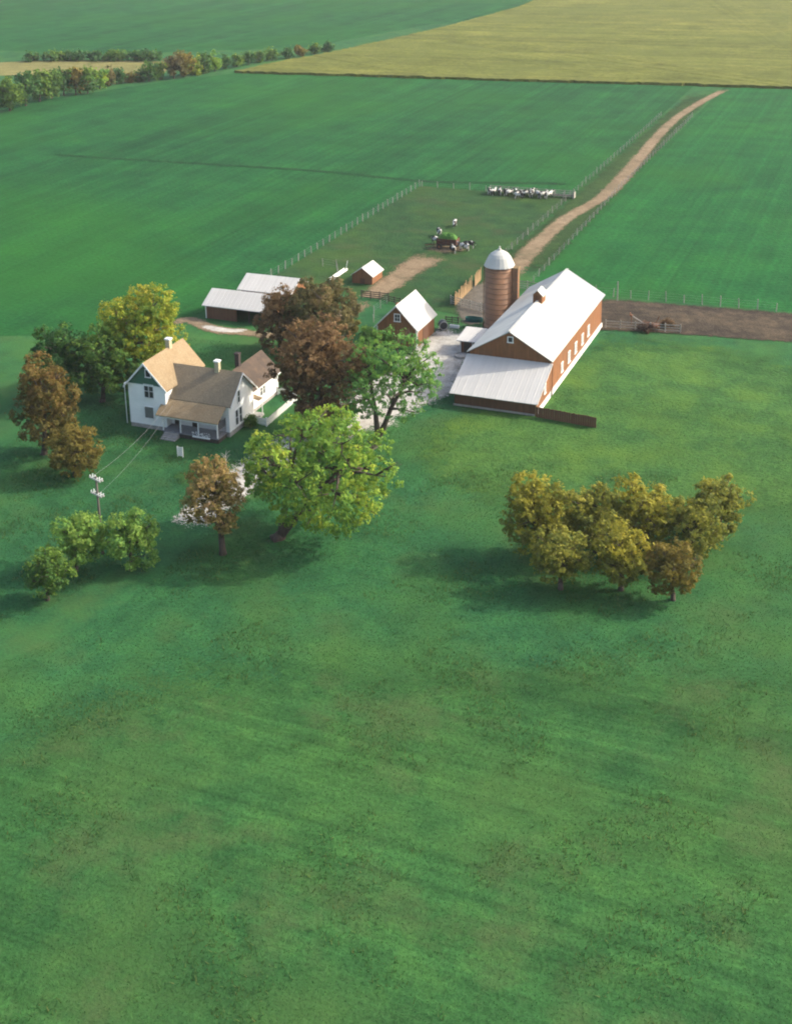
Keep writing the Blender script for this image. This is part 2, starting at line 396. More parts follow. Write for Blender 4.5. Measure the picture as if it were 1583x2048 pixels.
DARKLINE = [(-133.66, 120.18), (-111.01, 120.81), (-90.91, 121.56), (-59.03, 122.29), (-34.56, 119.83), (-17.43, 123.18), (-1.16, 127.31)]
MUDDY = [(-23.29, 101.46), (-21.75, 104.64), (-18.55, 102.99), (-19.84, 99.07)]
WHITE_TROUGH = [(-22.6, 45.78), (-22.31, 51.89)]
GATE = [(-14.35, 39.35), (-9.81, 39.32)]
GATE2 = [(-9.63, 38.85), (-7.51, 38.28)]
BOARDS_A = [(0.91, 39.16), (0.33, 49.68)]
BOARDS_B = [(0.62, 50.07), (0.03, 54.75)]
RAILS_A = [(-0.37, 41.04), (5.97, 38.15)]
RAILS_B = [(6.73, 51.9), (10.41, 51.79)]
PICKET = [(-8.3, -10.33), (-5.67, -10.97), (-5.7, -2.61), (-7.93, -1.48)]
STOCK_TANK = [(4.6, 34.72), (6.81, 34.05)]
CISTERN = [(8.61, 19.96)]
SMALL_WHITE = [(3.21, 30.64), (4.37, 30.82)]
DARKGATE = [(1.79, 32.52), (3.73, 32.48)]
ROUND_TANK = [(1.25, 31.61)]
BARREL = [(-7.48, 39.07)]
IMPLEMENT = [(27.41, 36.23), (27.5, 39.95), (30.87, 38.37)]
PANEL = [(-10.95, -22.19)]
DEADTREE = [(-4.73, -22.84)]
PPOLE = [(-6.61, -44.54)]
WAGON = [(-11.06, 69.66)]
SHADOWPATCH = [(-21.7, -24.89)]
POSTS_MISC = [(-27.34, 53.29), (-24.76, 52.91), (-22.15, 48.0), (-22.37, 45.27), (-9.72, 34.15), (-8.15, 34.7), (-1.7, 39.53), (-11.84, 28.92), (-9.67, 26.08)]
TALLPOST = [(23.06, 50.8)]
TREES = [
 ('shade_tree', 'tall yellow-green broadleaf tree behind the tan-roofed house block', '-', [-27.31, -6.01], [0.75, 0.32, 7.55], [5.96, 6.81], 'yellowgreen', 7500, 0.295, 0, 12, 1),
 ('shade_tree', 'dark green round tree at the left behind the orange tree', '-', [-34.09, -12.48], [0.49, 0.21, 5.96], [3.81, 5.51], 'green', 4200, 0.279, 0, 9, 1),
 ('shade_tree', 'mid green tree between the tall yellow-green tree and the dark round one', '-', [-28.79, -11.07], [0.68, 0.3, 5.33], [4.43, 5.09], 'green2', 4200, 0.279, 0, 9, 1),
 ('maple_tree', 'tall orange and olive maple at the left edge of the lawn', '-', [-26.21, -27.01], [0.77, 0.33, 6.39], [4.26, 5.81], 'orange', 5600, 0.262, 0, 10, 1),
 ('maple_tree', 'low rounded olive-gold tree in front of the tall orange maple', '-', [-19.42, -30.68], [0.26, 0.11, 3.26], [3.37, 2.85], 'olive', 4200, 0.23, 0, 8, 1),
 ('maple_tree', 'olive-brown tree beside the dirt track near the wooden gate', '-', [-10.11, 14.7], [0.37, 0.16, 6.55], [5.67, 4.42], 'brownolive', 4200, 0.271, 0, 8, 1),
 ('maple_tree', 'dark brown-leaved tree overlapping the end of the open-fronted shed', '-', [-15.93, 13.69], [0.16, 0.07, 4.41], [4.04, 5.03], 'brown', 3600, 0.262, 0.15, 8, 1),
 ('maple_tree', 'biggest brown-leaved maple beside the rear wing of the house', '-', [1.22, -9.85], [-0.28, -0.12, 7.85], [6.04, 6.84], 'brown', 9000, 0.271, 0, 13, 1),
 ('maple_tree', 'low dark brown bush under the biggest brown maple', '-', [1.18, -10.49], [0.06, 0.03, 2.17], [4.25, 2.19], 'brown', 2600, 0.213, 0, 7, 1),
 ('shade_tree', 'airy green tree with a forked trunk between the house and barn', '-', [8.36, -10.58], [1.51, 0.65, 8.19], [6.26, 5.38], 'green3', 5200, 0.262, 0.8, 14, 2),
 ('shade_tree', 'largest bright green tree, forked trunk, in front of the porch', '-', [7.87, -35.76], [4.28, 1.85, 7.5], [7.64, 5.73], 'lime', 13500, 0.279, 0.28, 19, 2),
 ('maple_tree', 'tan and gold maple beside the gravel drive below the porch', '-', [4.39, -40.33], [-0.5, -0.21, 6.32], [3.21, 4.31], 'tan', 5600, 0.246, 0.25, 10, 1),
 ('shade_tree', 'pale green bushy tree just left of the utility pole', '-', [-7.18, -48.28], [0.26, 0.11, 3.3], [2.76, 2.75], 'lightgreen', 4200, 0.23, 0.05, 8, 1),
 ('shade_tree', 'pale green pointed tree just right of the utility pole', '-', [-2.35, -46.22], [0.23, 0.1, 3.45], [2.57, 3.34], 'lightgreen', 4200, 0.23, 0.05, 8, 1),
 ('maple_tree', 'gold-leaved tree standing leftmost of the clump below the barn', '-', [32.65, -29.93], [-0.27, -0.12, 4.78], [3.45, 4.25], 'gold', 6000, 0.246, 0.1, 10, 1),
 ('maple_tree', 'olive-gold tree in the middle of the clump below the barn', '-', [37.88, -27.09], [-0.3, -0.13, 3.95], [3.65, 3.37], 'gold2', 5200, 0.246, 0.1, 9, 1),
 ('maple_tree', 'gold-leaved tree rightmost of the clump below the barn', '-', [42.22, -24.8], [-0.35, -0.15, 4.06], [3.47, 3.48], 'gold', 4600, 0.246, 0.1, 9, 1),
 ('maple_tree', 'olive-gold tree at the far right end of the clump below the barn', '-', [48.54, -20.46], [-0.41, -0.18, 3.88], [2.92, 3.32], 'gold2', 5200, 0.279, 0.1, 10, 1),
 ('maple_tree', 'olive-gold tree beyond the rightmost gold one of the clump below the barn', '-', [46.67, -25.17], [-0.32, -0.14, 3.59], [2.85, 3.03], 'gold2', 5200, 0.246, 0.1, 9, 1),
 ('maple_tree', 'low olive tree in front of the leftmost gold tree of the clump', '-', [36.4, -35.02], [-0.17, -0.07, 3.58], [2.92, 2.73], 'gold2', 5200, 0.246, 0.1, 9, 1),
 ('maple_tree', 'low gold tree at the near side of the clump below the barn', '-', [41.51, -33.24], [-0.23, -0.1, 3.77], [3.0, 2.81], 'gold', 5200, 0.246, 0.1, 9, 1),
 ('maple_tree', 'low olive-gold tree nearest the viewer at the clump right end', '-', [46.22, -33.27], [-0.28, -0.12, 3.27], [2.6, 2.49], 'olive', 5200, 0.246, 0.1, 9, 1),
 ('shade_tree', 'low mid green tree left of the two pale green trees by the pole', '-', [-6.53, -53.66], [0.26, 0.11, 2.98], [2.29, 2.26], 'green2', 4200, 0.23, 0.05, 8, 1),
 ('leafy_shrub', 'low green shrub under the left wall of the small white-roofed barn', '-', [-4.86, 19.39], [0.02, 0.01, 1.48], [1.82, 1.37], 'green3', 1400, 0.164, 0, 6, 1),
 ('leafy_shrub', 'small olive shrub between the brown trees and the small barn', '-', [-9.37, 23.15], [0.02, 0.01, 1.22], [1.58, 1.19], 'olive', 1100, 0.164, 0, 5, 1),
 ('leafy_shrub', 'small lime-green shrub at the front wall of the small barn', '-', [-2.58, 20.64], [0.01, 0.01, 1.04], [1.26, 1.01], 'lime', 900, 0.164, 0, 5, 1),
 ('leafy_shrub', 'small dark shrub at the white house corner by the picket fence', '-', [-7.58, -11.52], [0.03, 0.01, 0.65], [0.96, 0.74], 'green2', 700, 0.148, 0, 5, 1),
 ('leafy_shrub', 'low brown scrub beside the rusty implement in the barnyard', '-', [29.93, 38.49], [-0.03, -0.01, 0.6], [1.42, 0.73], 'darkbrown', 700, 0.164, 0.2, 5, 1),
 ('leafy_shrub', 'rust-coloured weed clump in the barnyard right of the implement', '-', [32.5, 41.02], [-0.03, -0.01, 0.61], [1.15, 0.66], 'rust', 700, 0.164, 0.2, 5, 1),
 ('hedgerow_tree', 'mid green tree, first from the left in the hedgerow beyond the field', 'hedgerow trees beyond the green field', [-181.52, 171.43], [0.5, 0.22, 5.35], [4.11, 5.3], 'green2', 1000, 0.8, 0, 6, 1),
 ('hedgerow_tree', 'dark green tree, second from the left in the hedgerow beyond the field', 'hedgerow trees beyond the green field', [-182.43, 180.35], [0.48, 0.21, 5.3], [4.08, 5.26], 'green', 1000, 0.8, 0, 6, 1),
 ('hedgerow_tree', 'mid green tree, third from the left in the hedgerow beyond the field', 'hedgerow trees beyond the green field', [-183.41, 188.68], [0.43, 0.18, 4.92], [3.79, 4.89], 'green2', 1000, 0.8, 0, 6, 1),
 ('hedgerow_tree', 'mid green tree, fourth from the left in the hedgerow beyond the field', 'hedgerow trees beyond the green field', [-183.25, 194.65], [0.39, 0.17, 4.66], [3.59, 4.63], 'green2', 1000, 0.8, 0, 6, 1),
 ('hedgerow_tree', 'dark green tree, fifth from the left in the hedgerow beyond the field', 'hedgerow trees beyond the green field', [-183.08, 200.77], [0.37, 0.16, 4.56], [3.51, 4.53], 'green', 1000, 0.8, 0, 6, 1),
 ('hedgerow_tree', 'olive-gold tree, sixth from the left in the hedgerow beyond the field', 'hedgerow trees beyond the green field', [-180.48, 203.52], [0.37, 0.16, 4.73], [3.65, 4.71], 'olive', 1000, 0.8, 0, 6, 1),
 ('hedgerow_tree', 'mid green tree, seventh from the left in the hedgerow beyond the field', 'hedgerow trees beyond the green field', [-177.87, 206.29], [0.34, 0.15, 4.42], [3.41, 4.4], 'green2', 1000, 0.8, 0, 6, 1),
 ('hedgerow_tree', 'bright green tree, eighth from the left in the hedgerow beyond the field', 'hedgerow trees beyond the green field', [-179.45, 215.44], [0.26, 0.11, 3.51], [2.71, 3.49], 'lime', 1000, 0.8, 0, 6, 1),
 ('hedgerow_tree', 'brown-olive tree, ninth from the left in the hedgerow beyond the field', 'hedgerow trees beyond the green field', [-180.55, 221.75], [0.22, 0.1, 3.05], [2.36, 3.04], 'brownolive', 1000, 0.8, 0, 6, 1),
 ('hedgerow_tree', 'dark green tree, tenth from the left in the hedgerow beyond the field', 'hedgerow trees beyond the green field', [-179.41, 226.55], [0.2, 0.09, 2.91], [2.24, 2.89], 'green', 1000, 0.8, 0, 6, 1),
 ('hedgerow_tree', 'olive-gold tree, eleventh from the left in the hedgerow beyond the field', 'hedgerow trees beyond the green field', [-177.96, 230.35], [0.12, 0.05, 1.72], [2.16, 1.71], 'olive', 1000, 0.8, 0, 6, 1),
 ('hedgerow_tree', 'mid green tree, twelfth from the left in the hedgerow beyond the field', 'hedgerow trees beyond the green field', [-176.19, 233.12], [0.09, 0.04, 1.38], [2.17, 1.38], 'green2', 1000, 0.8, 0, 6, 1),
 ('hedgerow_tree', 'dark green tree, thirteenth from the left in the hedgerow beyond the field', 'hedgerow trees beyond the green field', [-172.51, 234.06], [0.22, 0.09, 3.45], [2.66, 3.43], 'green', 1000, 0.8, 0, 6, 1),
 ('hedgerow_tree', 'mid green tree, fourteenth from the left in the hedgerow beyond the field', 'hedgerow trees beyond the green field', [-170.49, 238.08], [0.2, 0.09, 3.29], [2.55, 3.28], 'green2', 1000, 0.8, 0, 6, 1),
 ('hedgerow_tree', 'brown-olive tree, fifteenth from the left in the hedgerow beyond the field', 'hedgerow trees beyond the green field', [-167.77, 242.31], [0.26, 0.11, 4.53], [3.51, 4.52], 'brownolive', 1000, 0.8, 0, 6, 1),
 ('hedgerow_tree', 'olive-gold tree, sixteenth from the left in the hedgerow beyond the field', 'hedgerow trees beyond the green field', [-166.21, 246.3], [0.26, 0.11, 4.73], [3.66, 4.72], 'olive', 1000, 0.8, 0, 6, 1),
 ('hedgerow_tree', 'yellow-green tree, seventeenth from the left in the hedgerow beyond the field', 'hedgerow trees beyond the green field', [-165.24, 251.42], [0.17, 0.07, 3.19], [2.47, 3.18], 'yellowgreen', 1000, 0.8, 0, 6, 1),
 ('hedgerow_tree', 'mid green tree, eighteenth from the left in the hedgerow beyond the field', 'hedgerow trees beyond the green field', [-163.64, 255.53], [0.2, 0.09, 3.92], [3.03, 3.91], 'green2', 1000, 0.8, 0, 6, 1),
 ('hedgerow_tree', 'bright green tree, nineteenth from the left in the hedgerow beyond the field', 'hedgerow trees beyond the green field', [-162.28, 260.9], [0.16, 0.07, 3.23], [2.51, 3.23], 'lime', 1000, 0.8, 0, 6, 1),
 ('hedgerow_tree', 'dark green tree, twentieth from the left in the hedgerow beyond the field', 'hedgerow trees beyond the green field', [-161.52, 267.52], [0.12, 0.05, 2.55], [2.29, 2.54], 'green', 1000, 0.8, 0, 6, 1),
 ('hedgerow_tree', 'mid green tree, twenty-first from the left in the hedgerow beyond the field', 'hedgerow trees beyond the green field', [-160.11, 273.12], [0.11, 0.05, 2.39], [2.31, 2.38], 'green2', 1000, 0.8, 0, 6, 1),
 ('hedgerow_tree', 'dark green tree, twenty-second from the left in the hedgerow beyond the field', 'hedgerow trees beyond the green field', [-159.13, 280.08], [0.09, 0.04, 2.23], [2.34, 2.23], 'green', 1000, 0.8, 0, 6, 1),
 ('hedgerow_tree', 'mid green tree, twenty-third from the left in the hedgerow beyond the field', 'hedgerow trees beyond the green field', [-157.48, 285.96], [0.08, 0.04, 2.06], [2.36, 2.06], 'green2', 1000, 0.8, 0, 6, 1),
 ('hedgerow_tree', 'mid green tree, twenty-fourth from the left in the hedgerow beyond the field', 'hedgerow trees beyond the green field', [-155.44, 292.05], [0.08, 0.04, 2.27], [2.38, 2.27], 'green2', 1000, 0.8, 0, 6, 1),
 ('hedgerow_tree', 'dark green tree, twenty-fifth from the left in the hedgerow beyond the field', 'hedgerow trees beyond the green field', [-152.99, 298.35], [0.07, 0.03, 2.1], [2.41, 2.1], 'green', 1000, 0.8, 0, 6, 1),
 ('hedgerow_tree', 'olive-gold tree, twenty-sixth from the left in the hedgerow beyond the field', 'hedgerow trees beyond the green field', [-150.31, 304.8], [0.06, 0.03, 1.93], [2.43, 1.93], 'olive', 1000, 0.8, 0, 6, 1),
 ('hedgerow_tree', 'mid green tree, twenty-seventh from the left in the hedgerow beyond the field', 'hedgerow trees beyond the green field', [-148.2, 312.75], [0.05, 0.02, 1.95], [2.46, 1.95], 'green2', 1000, 0.8, 0, 6, 1),
 ('hedgerow_tree', 'dark green tree, twenty-eighth from the left in the hedgerow beyond the field', 'hedgerow trees beyond the green field', [-146.23, 320.85], [0.04, 0.02, 1.78], [2.49, 1.78], 'green', 1000, 0.8, 0, 6, 1),
 ('distant_tree', 'dark green distant tree, first from the left beyond the pale strip', 'distant trees beyond the pale stubble strip', [-244.45, 269.6], [0.13, 0.06, 1.5], [4.54, 1.56], 'green', 600, 1.0, 0, 6, 1),
 ('distant_tree', 'mid green distant tree, second from the left beyond the pale strip', 'distant trees beyond the pale stubble strip', [-237.56, 272.68], [0.14, 0.06, 1.69], [4.54, 1.75], 'green2', 600, 1.0, 0, 6, 1),
 ('distant_tree', 'dark green distant tree, third from the left beyond the pale strip', 'distant trees beyond the pale stubble strip', [-229.8, 274.52], [0.15, 0.06, 1.87], [4.52, 1.94], 'green', 600, 1.0, 0, 6, 1),
 ('distant_tree', 'dark green distant tree, fourth from the left beyond the pale strip', 'distant trees beyond the pale stubble strip', [-222.08, 276.34], [0.13, 0.05, 1.68], [4.51, 1.74], 'green', 600, 1.0, 0, 6, 1),
 ('distant_tree', 'mid green distant tree, fifth from the left beyond the pale strip', 'distant trees beyond the pale stubble strip', [-214.41, 278.15], [0.13, 0.06, 1.86], [4.5, 1.93], 'green2', 600, 1.0, 0, 6, 1),
 ('distant_tree', 'dark green distant tree, sixth from the left beyond the pale strip', 'distant trees beyond the pale stubble strip', [-206.78, 279.95], [0.11, 0.05, 1.67], [4.49, 1.73], 'green', 600, 1.0, 0, 6, 1),
 ('distant_tree', 'dark green distant tree, seventh from the left beyond the pale strip', 'distant trees beyond the pale stubble strip', [-200.13, 281.51], [0.12, 0.05, 1.85], [4.47, 1.92], 'green', 600, 1.0, 0, 6, 1)]

# ------------------------------------------------------------------ ground and fields
def sheet(name, pts, z, mat):
    me = bpy.data.meshes.new(name)
    me.from_pydata([(x, y, z) for x, y in pts], [], [tuple(range(len(pts)))])
    if me.polygons[0].normal.z < 0: me.flip_normals()
    me.materials.append(MT[mat])
    o = bpy.data.objects.new(name, me); col.objects.link(o); return structure(o)

def catmull(pts, k=6):
    out = []
    P = [Vector((*p[:2], 0)) for p in pts]
    for i in range(len(P)-1):
        p0, p1, p2, p3 = P[max(i-1, 0)], P[i], P[i+1], P[min(i+2, len(P)-1)]
        for j in range(k):
            t = j/k
            out.append(.5*((2*p1)+(p2-p0)*t+(2*p0-5*p1+4*p2-p3)*t*t+(3*p1-p0-3*p2+p3)*t*t*t))
    out.append(P[-1]); return out

def strip(name, pts, widths, z, mat, k=6, seed=0, fade=6.0, fade2=None, ruts=False):
    """track with an 'edge' attribute that rises to 1 at both rims"""
    c = catmull(pts, k); n = len(c); rnd = random.Random(seed)
    vs, fs, ed = [], [], []
    prof = [(-1.5, 1.0), (-.9, .5), (-.45, .1), (0, 0.2), (.45, .1), (.9, .5), (1.5, 1.0)]
    if ruts: prof = [(-1.5, 1.0), (-1.05, .68), (-.75, .22), (-.35, .8), (.35, .8), (.75, .22), (1.05, .68), (1.5, 1.0)]
    for i, p in enumerate(c):
        d = (c[min(i+1, n-1)]-c[max(i-1, 0)]).normalized(); sd = Vector((d.y, -d.x, 0))
        t = i/(n-1)*(len(widths)-1); a = int(min(t, len(widths)-2)); wd = widths[a]+(widths[a+1]-widths[a])*(t-a)
        endf = max(0, 1-i/fade, 1-(n-1-i)/(fade2 or fade))
        for q, e in prof:
            x = p+sd*(q*wd/2*(1+rnd.uniform(-.08, .08))); vs.append((x.x, x.y, z)); ed.append(max(e, endf))
    m = len(prof)
    for i in range(n-1):
        for j in range(m-1): fs.append((i*m+j, i*m+j+1, (i+1)*m+j+1, (i+1)*m+j))
    me = bpy.data.meshes.new(name); me.from_pydata(vs, [], fs)
    if me.polygons[0].normal.z < 0: me.flip_normals()
    at = me.attributes.new('edge', 'FLOAT', 'POINT'); at.data.foreach_set('value', ed)
    me.materials.append(MT[mat]); o = bpy.data.objects.new(name, me); col.objects.link(o); return structure(o)

def patch(name, pts, z, mat, rings=((0, 0), (.55, 0.0), (.85, .35), (1.0, .7), (1.15, 1.0)), k=5):
    """closed feathered area"""
    c = catmull(list(pts)+[pts[0]], k)[:-1]; n = len(c)
    cen = sum(c, Vector())/n
    vs, ed, fs = [(cen.x, cen.y, z)], [0.0], []
    for r, e in rings[1:]:
        for p in c: x = cen+(p-cen)*r; vs.append((x.x, x.y, z)); ed.append(e)
    for i in range(n): fs.append((0, 1+i, 1+(i+1) % n))
    for j in range(len(rings)-2):
        for i in range(n):
            a = 1+j*n; b = a+n; fs.append((a+i, b+i, b+(i+1) % n, a+(i+1) % n))
    me = bpy.data.meshes.new(name); me.from_pydata(vs, [], fs)
    if me.polygons[0].normal.z < 0: me.flip_normals()
    at = me.attributes.new('edge', 'FLOAT', 'POINT'); at.data.foreach_set('value', ed)
    me.materials.append(MT[mat]); o = bpy.data.objects.new(name, me); col.objects.link(o); return structure(o)

sheet('ground', [(-2500, -400), (2500, -400), (2500, 4000), (-2500, 4000)], 0.0, 'lawn')
sheet('crop_field', [(-330, -8), (-60, 4), (-38, 13), (-34.5, 24), (-32.6, 42), (-32.6, 115.4), (-0.4, 115.4), (-.4, 268), (-60, 264), (-104, 262), (-153, 259.3),
                     (-165, 240), (-176, 212), (-190, 178), (-215, 140), (-330, 90)], .02, 'field')
sheet('bright_field', [(8.2, 52.6), (160, 58), (160, 268), (8.6, 268), (8.4, 200), (7.6, 130)], .02, 'field_b')
sheet('pasture', [(-32.6, 40), (-13, 40), (4, 36), (4, 58), (-.3, 64), (-.3, 115.2), (-32.6, 115.2)], .03, 'pasture')
def raised_field(name, pts, h, mat, seed):
    rn = random.Random(seed); ring = []
    for i in range(len(pts)):
        a, b = Vector(pts[i]), Vector(pts[(i+1) % len(pts)]); k = max(1, int((b-a).length/1.6))
        for j in range(k): p = a.lerp(b, j/k); ring.append((p.x+rn.uniform(-.5, .5), p.y+rn.uniform(-.7, .7)))
    n = len(ring); hs_ = [h*rn.uniform(.8, 1.15) for _ in ring]
    vs = [(x, y, 0) for x, y in ring]+[(x, y, z) for (x, y), z in zip(ring, hs_)]
    fs = [(i, (i+1) % n, n+(i+1) % n, n+i) for i in range(n)]+[tuple(range(n, 2*n))]
    me = bpy.data.meshes.new(name); me.from_pydata(vs, [], fs); me.materials.append(MT[mat])
    o = bpy.data.objects.new(name, me); col.objects.link(o); return structure(o)
raised_field('ripe_field', YELLOW, .8, 'yellow', 3)
sheet('stubble_strip', PALE, .04, 'pale')
sheet('distant_field', [(-420, 300), (-230, 292), (-160, 330), (-140, 420), (-60, 470), (-120, 640), (-600, 640)], .05, 'field')
sheet('hay_field', [(-700, 660), (-110, 660), (-100, 900), (-900, 900)], .06, 'pale')
strip('lane_verge', [(4, 56), (4, 80), (4, 110), (4, 150), (4, 200), (4.2, 266)], [8.5, 8.2, 8.2, 7.8, 7.4, 7], .05, 'verge', 8, 3)
patch('meadow', [(25, 34), (40, 36), (58, 26), (64, 6), (56, -12), (34, -22), (17, -18), (12, -6), (18, 10)], .02, 'meadow')
strip('gravel_drive', DRIVE[:11], [4.5, 7, 9, 10, 8.5, 7, 6, 5.6, 5.2, 4.6, 3.6], .07, 'gravel', 6, 1, 6, 5)
patch('gravel_yard', [(1.5, 30), (7, 29), (9.5, 20), (11.5, 12), (11.5, 4), (7, -3), (2, -6), (0, 2), (0.5, 12), (1.2, 20)], .06, 'gravel')
strip('dirt_track', SHED_TRACK, [2, 2.6, 2.6, 3, 3, 2.6, 2.6, 2.8, 3.2, 3.4, 3.6], .07, 'dirt', 6, 2)
patch('sandy_patch', [(-30.5, 19.6), (-27, 19.2), (-24, 19.8), (-25, 18.2), (-28, 17.4), (-31, 18.4)], .08, 'gravel')
strip('pasture_track', PASTURE_DIRT, [3.4, 3.8, 4.8, 5.2, 5.6, 6], .07, 'dirt', 6, 4, 3.0, 9.0)
strip('lane_track', LANE_DIRT, [4.0, 3.8, 3.5, 3.0, 3.0, 3.6, 3.6, 3.0, 2.8, 2.6, 2.6, 2.6], .07, 'dirt', 6, 6)
patch('barn_lot', LOT, .06, 'lot')
patch('barnyard', BARNYARD, .06, 'mud', ((0, 0), (.55, 0), (.8, .1), (.92, .5), (1.04, 1.0)))
patch('feeding_ground', [(-15, 68), (-11, 66), (-7, 68.5), (-7, 72.5), (-11, 75), (-15, 72)], .06, 'dirt', ((0, .45), (.5, .5), (.8, .65), (1, .85), (1.15, 1)))
patch('trodden_ring', MUDDY, .06, 'verge')
strip('furrow', DARKLINE, [2.2, 2.2], .05, 'furrow', 10, 9)
patch('mown_meadow', [(10, -56), (30, -50), (52, -42), (80, -36), (110, -60), (90, -110), (30, -125), (0, -105), (0, -75)], .02, 'mown')
patch('hollow', [(-8, -20), (0, -22), (3, -28), (-2, -31), (-9, -27)], .03, 'meadow')

# fine grass blades over the nearest lawn, so that it is not a flat sheet
def grass_stuff(name, n, region, hmin, hmax, wd, mat, seed, keep=None):
    rg = np.random.default_rng(seed)
    x = rg.uniform(region[0], region[1], n); y = rg.uniform(region[2], region[3], n)
    if keep is not None: k = keep(x, y); x, y = x[k], y[k]; n = len(x)
    h = rg.uniform(hmin, hmax, n); a = rg.uniform(0, 6.283, n); lx = rg.normal(0, .5, n)*h; ly = rg.normal(0, .5, n)*h
    ww = wd*rg.uniform(.6, 1.4, n)
    v = np.zeros((n, 3, 3)); v[:, 0] = np.c_[x-np.cos(a)*ww, y-np.sin(a)*ww, np.zeros(n)]
    v[:, 1] = np.c_[x+np.cos(a)*ww, y+np.sin(a)*ww, np.zeros(n)]; v[:, 2] = np.c_[x+lx, y+ly, h]
    me = mesh_np(name, v.reshape(-1, 3), np.arange(n*3).reshape(n, 3))
    at = me.attributes.new('tone', 'FLOAT', 'POINT'); at.data.foreach_set('value', np.repeat(rg.uniform(0, 1, n), 3).astype(np.float32))
    me.materials.append(mat); o = bpy.data.objects.new(name, me); col.objects.link(o); return o

def mesh_np(name, v, f):
    me = bpy.data.meshes.new(name); n = len(f); k = f.shape[1]
    me.vertices.add(len(v)); me.vertices.foreach_set('co', np.ascontiguousarray(v, dtype=np.float32).ravel())
    me.loops.add(n*k); me.loops.foreach_set('vertex_index', f.astype(np.int32).ravel())
    me.polygons.add(n); me.polygons.foreach_set('loop_start', np.arange(0, n*k, k, dtype=np.int32))
    me.update(calc_edges=True); return me

LEAF['grass'] = leafy('grass_blades', [lin(.016, .064, .023), lin(.024, .086, .027), lin(.036, .106, .028), lin(.06, .125, .03)])
drv = [Vector((x, y)) for x, y in DRIVE]
def lawn_keep(x, y):
    k = (y > -150)
    cx = np.interp(y, [p[1] for p in DRIVE][::-1], [p[0] for p in DRIVE][::-1])
    k &= np.abs(x-cx) > np.where(y > -16, 5.5, 2.6)
    k &= ~((x > -21.5) & (x < -5.5) & (y > -18) & (y < 0.5))
    k &= ~((x > 12) & (x < 24.3) & (y > 2) & (y < 40))
    return k
g = tag(grass_stuff('grass', 480000, (-32, 84, -104, 14), .04, .13, .028, LEAF['grass'], 5, lawn_keep), 'short green lawn grass around the house and barn', 'grass'); g['kind'] = 'stuff'
def tuft_keep(x, y):
    f = np.sin(x*.31+1.3*np.sin(y*.23))*np.sin(y*.27+1.1*np.sin(x*.19))+.5*np.sin(x*.9+y*.7)*np.sin(y*1.1-x*.4)
    return lawn_keep(x, y) & (f > .45+.3*np.sin(x*3.1)*np.sin(y*2.7)) & (y < -8)
LEAF['tuft'] = leafy('tall_grass_blades', [lin(.03, .085, .024), lin(.045, .11, .028), lin(.07, .13, .032), lin(.12, .15, .045)])
g = tag(grass_stuff('tall_grass', 160000, (-32, 84, -104, -8), .14, .38, .035, LEAF['tuft'], 9, tuft_keep), 'scattered taller clumps of green grass across the near lawn', 'grass'); g['kind'] = 'stuff'

# ------------------------------------------------------------------ shared builders
def window(parent, c, wdt, hgt, facing, frame='white_paint', pane='glass', t=.09, bars=(1, 1), name='window'):
    """window on a wall facing -y ('f') or +x ('r'); c is the centre on the wall plane"""
    x, y, z = c; fr = MB(); gl = MB()
    def bx(m, a0, a1, z0, z1, d0, d1):
        if facing == 'f': m.box(x+a0, x+a1, y-d1, y-d0, z+z0, z+z1)
        else: m.box(x+d0, x+d1, y+a0, y+a1, z+z0, z+z1)
    W, Hh = wdt/2, hgt/2
    bx(fr, -W-t, W+t, Hh, Hh+t, -.03, .07); bx(fr, -W-t*1.4, W+t*1.4, -Hh-t, -Hh, -.03, .10)
    bx(fr, -W-t, -W, -Hh, Hh, -.03, .07); bx(fr, W, W+t, -Hh, Hh, -.03, .07)
    for i in range(1, bars[0]): q = -W+wdt*i/bars[0]; bx(fr, q-.025, q+.025, -Hh, Hh, -.01, .045)
    for i in range(1, bars[1]): q = -Hh+hgt*i/bars[1]; bx(fr, -W, W, q-.025, q+.025, -.01, .045)
    f = fr.build(name, frame, parent)
    bx(gl, -W, W, -Hh, Hh, -.02, .015)
    gl.build('pane', pane, f)
    return f

def roof_sheets(parent, name, org, u, v, n, mat, th=.03, rib=.04):
    """n metal sheets side by side; u = full run vector across, v = slope vector; each sheet has a raised seam"""
    u, v = Vector(u), Vector(v); du = u/n; nn = u.cross(v).normalized()
    if nn.z < 0: nn = -nn
    d = du.normalized(); wd = du.length; o0 = ORG[parent.name]; base = Vector(org)-Vector(o0)
    prof = [(0.0, 0), (0.0, th), (wd*.44, th), (wd*.47, th+rib*.6), (wd*.53, th+rib*.6), (wd*.56, th), (wd-.10, th), (wd-.085, th+rib), (wd-.015, th+rib), (wd-.004, th), (wd-.004, 0)]
    m = MB(); k = len(prof)
    vs = [d*a+nn*b for a, b in prof]+[d*a+nn*b+v for a, b in prof]
    m.add(vs, [(i, (i+1) % k, k+(i+1) % k, k+i) for i in range(k)]+[tuple(range(k))[::-1], tuple(range(k, 2*k))])
    first = m.build(name, mat, None); first.parent = parent; first.location = base
    rnd = random.Random(n)
    for i in range(1, n):
        s = share(first, parent, base+du*i+nn*rnd.uniform(0, .012))
    return first

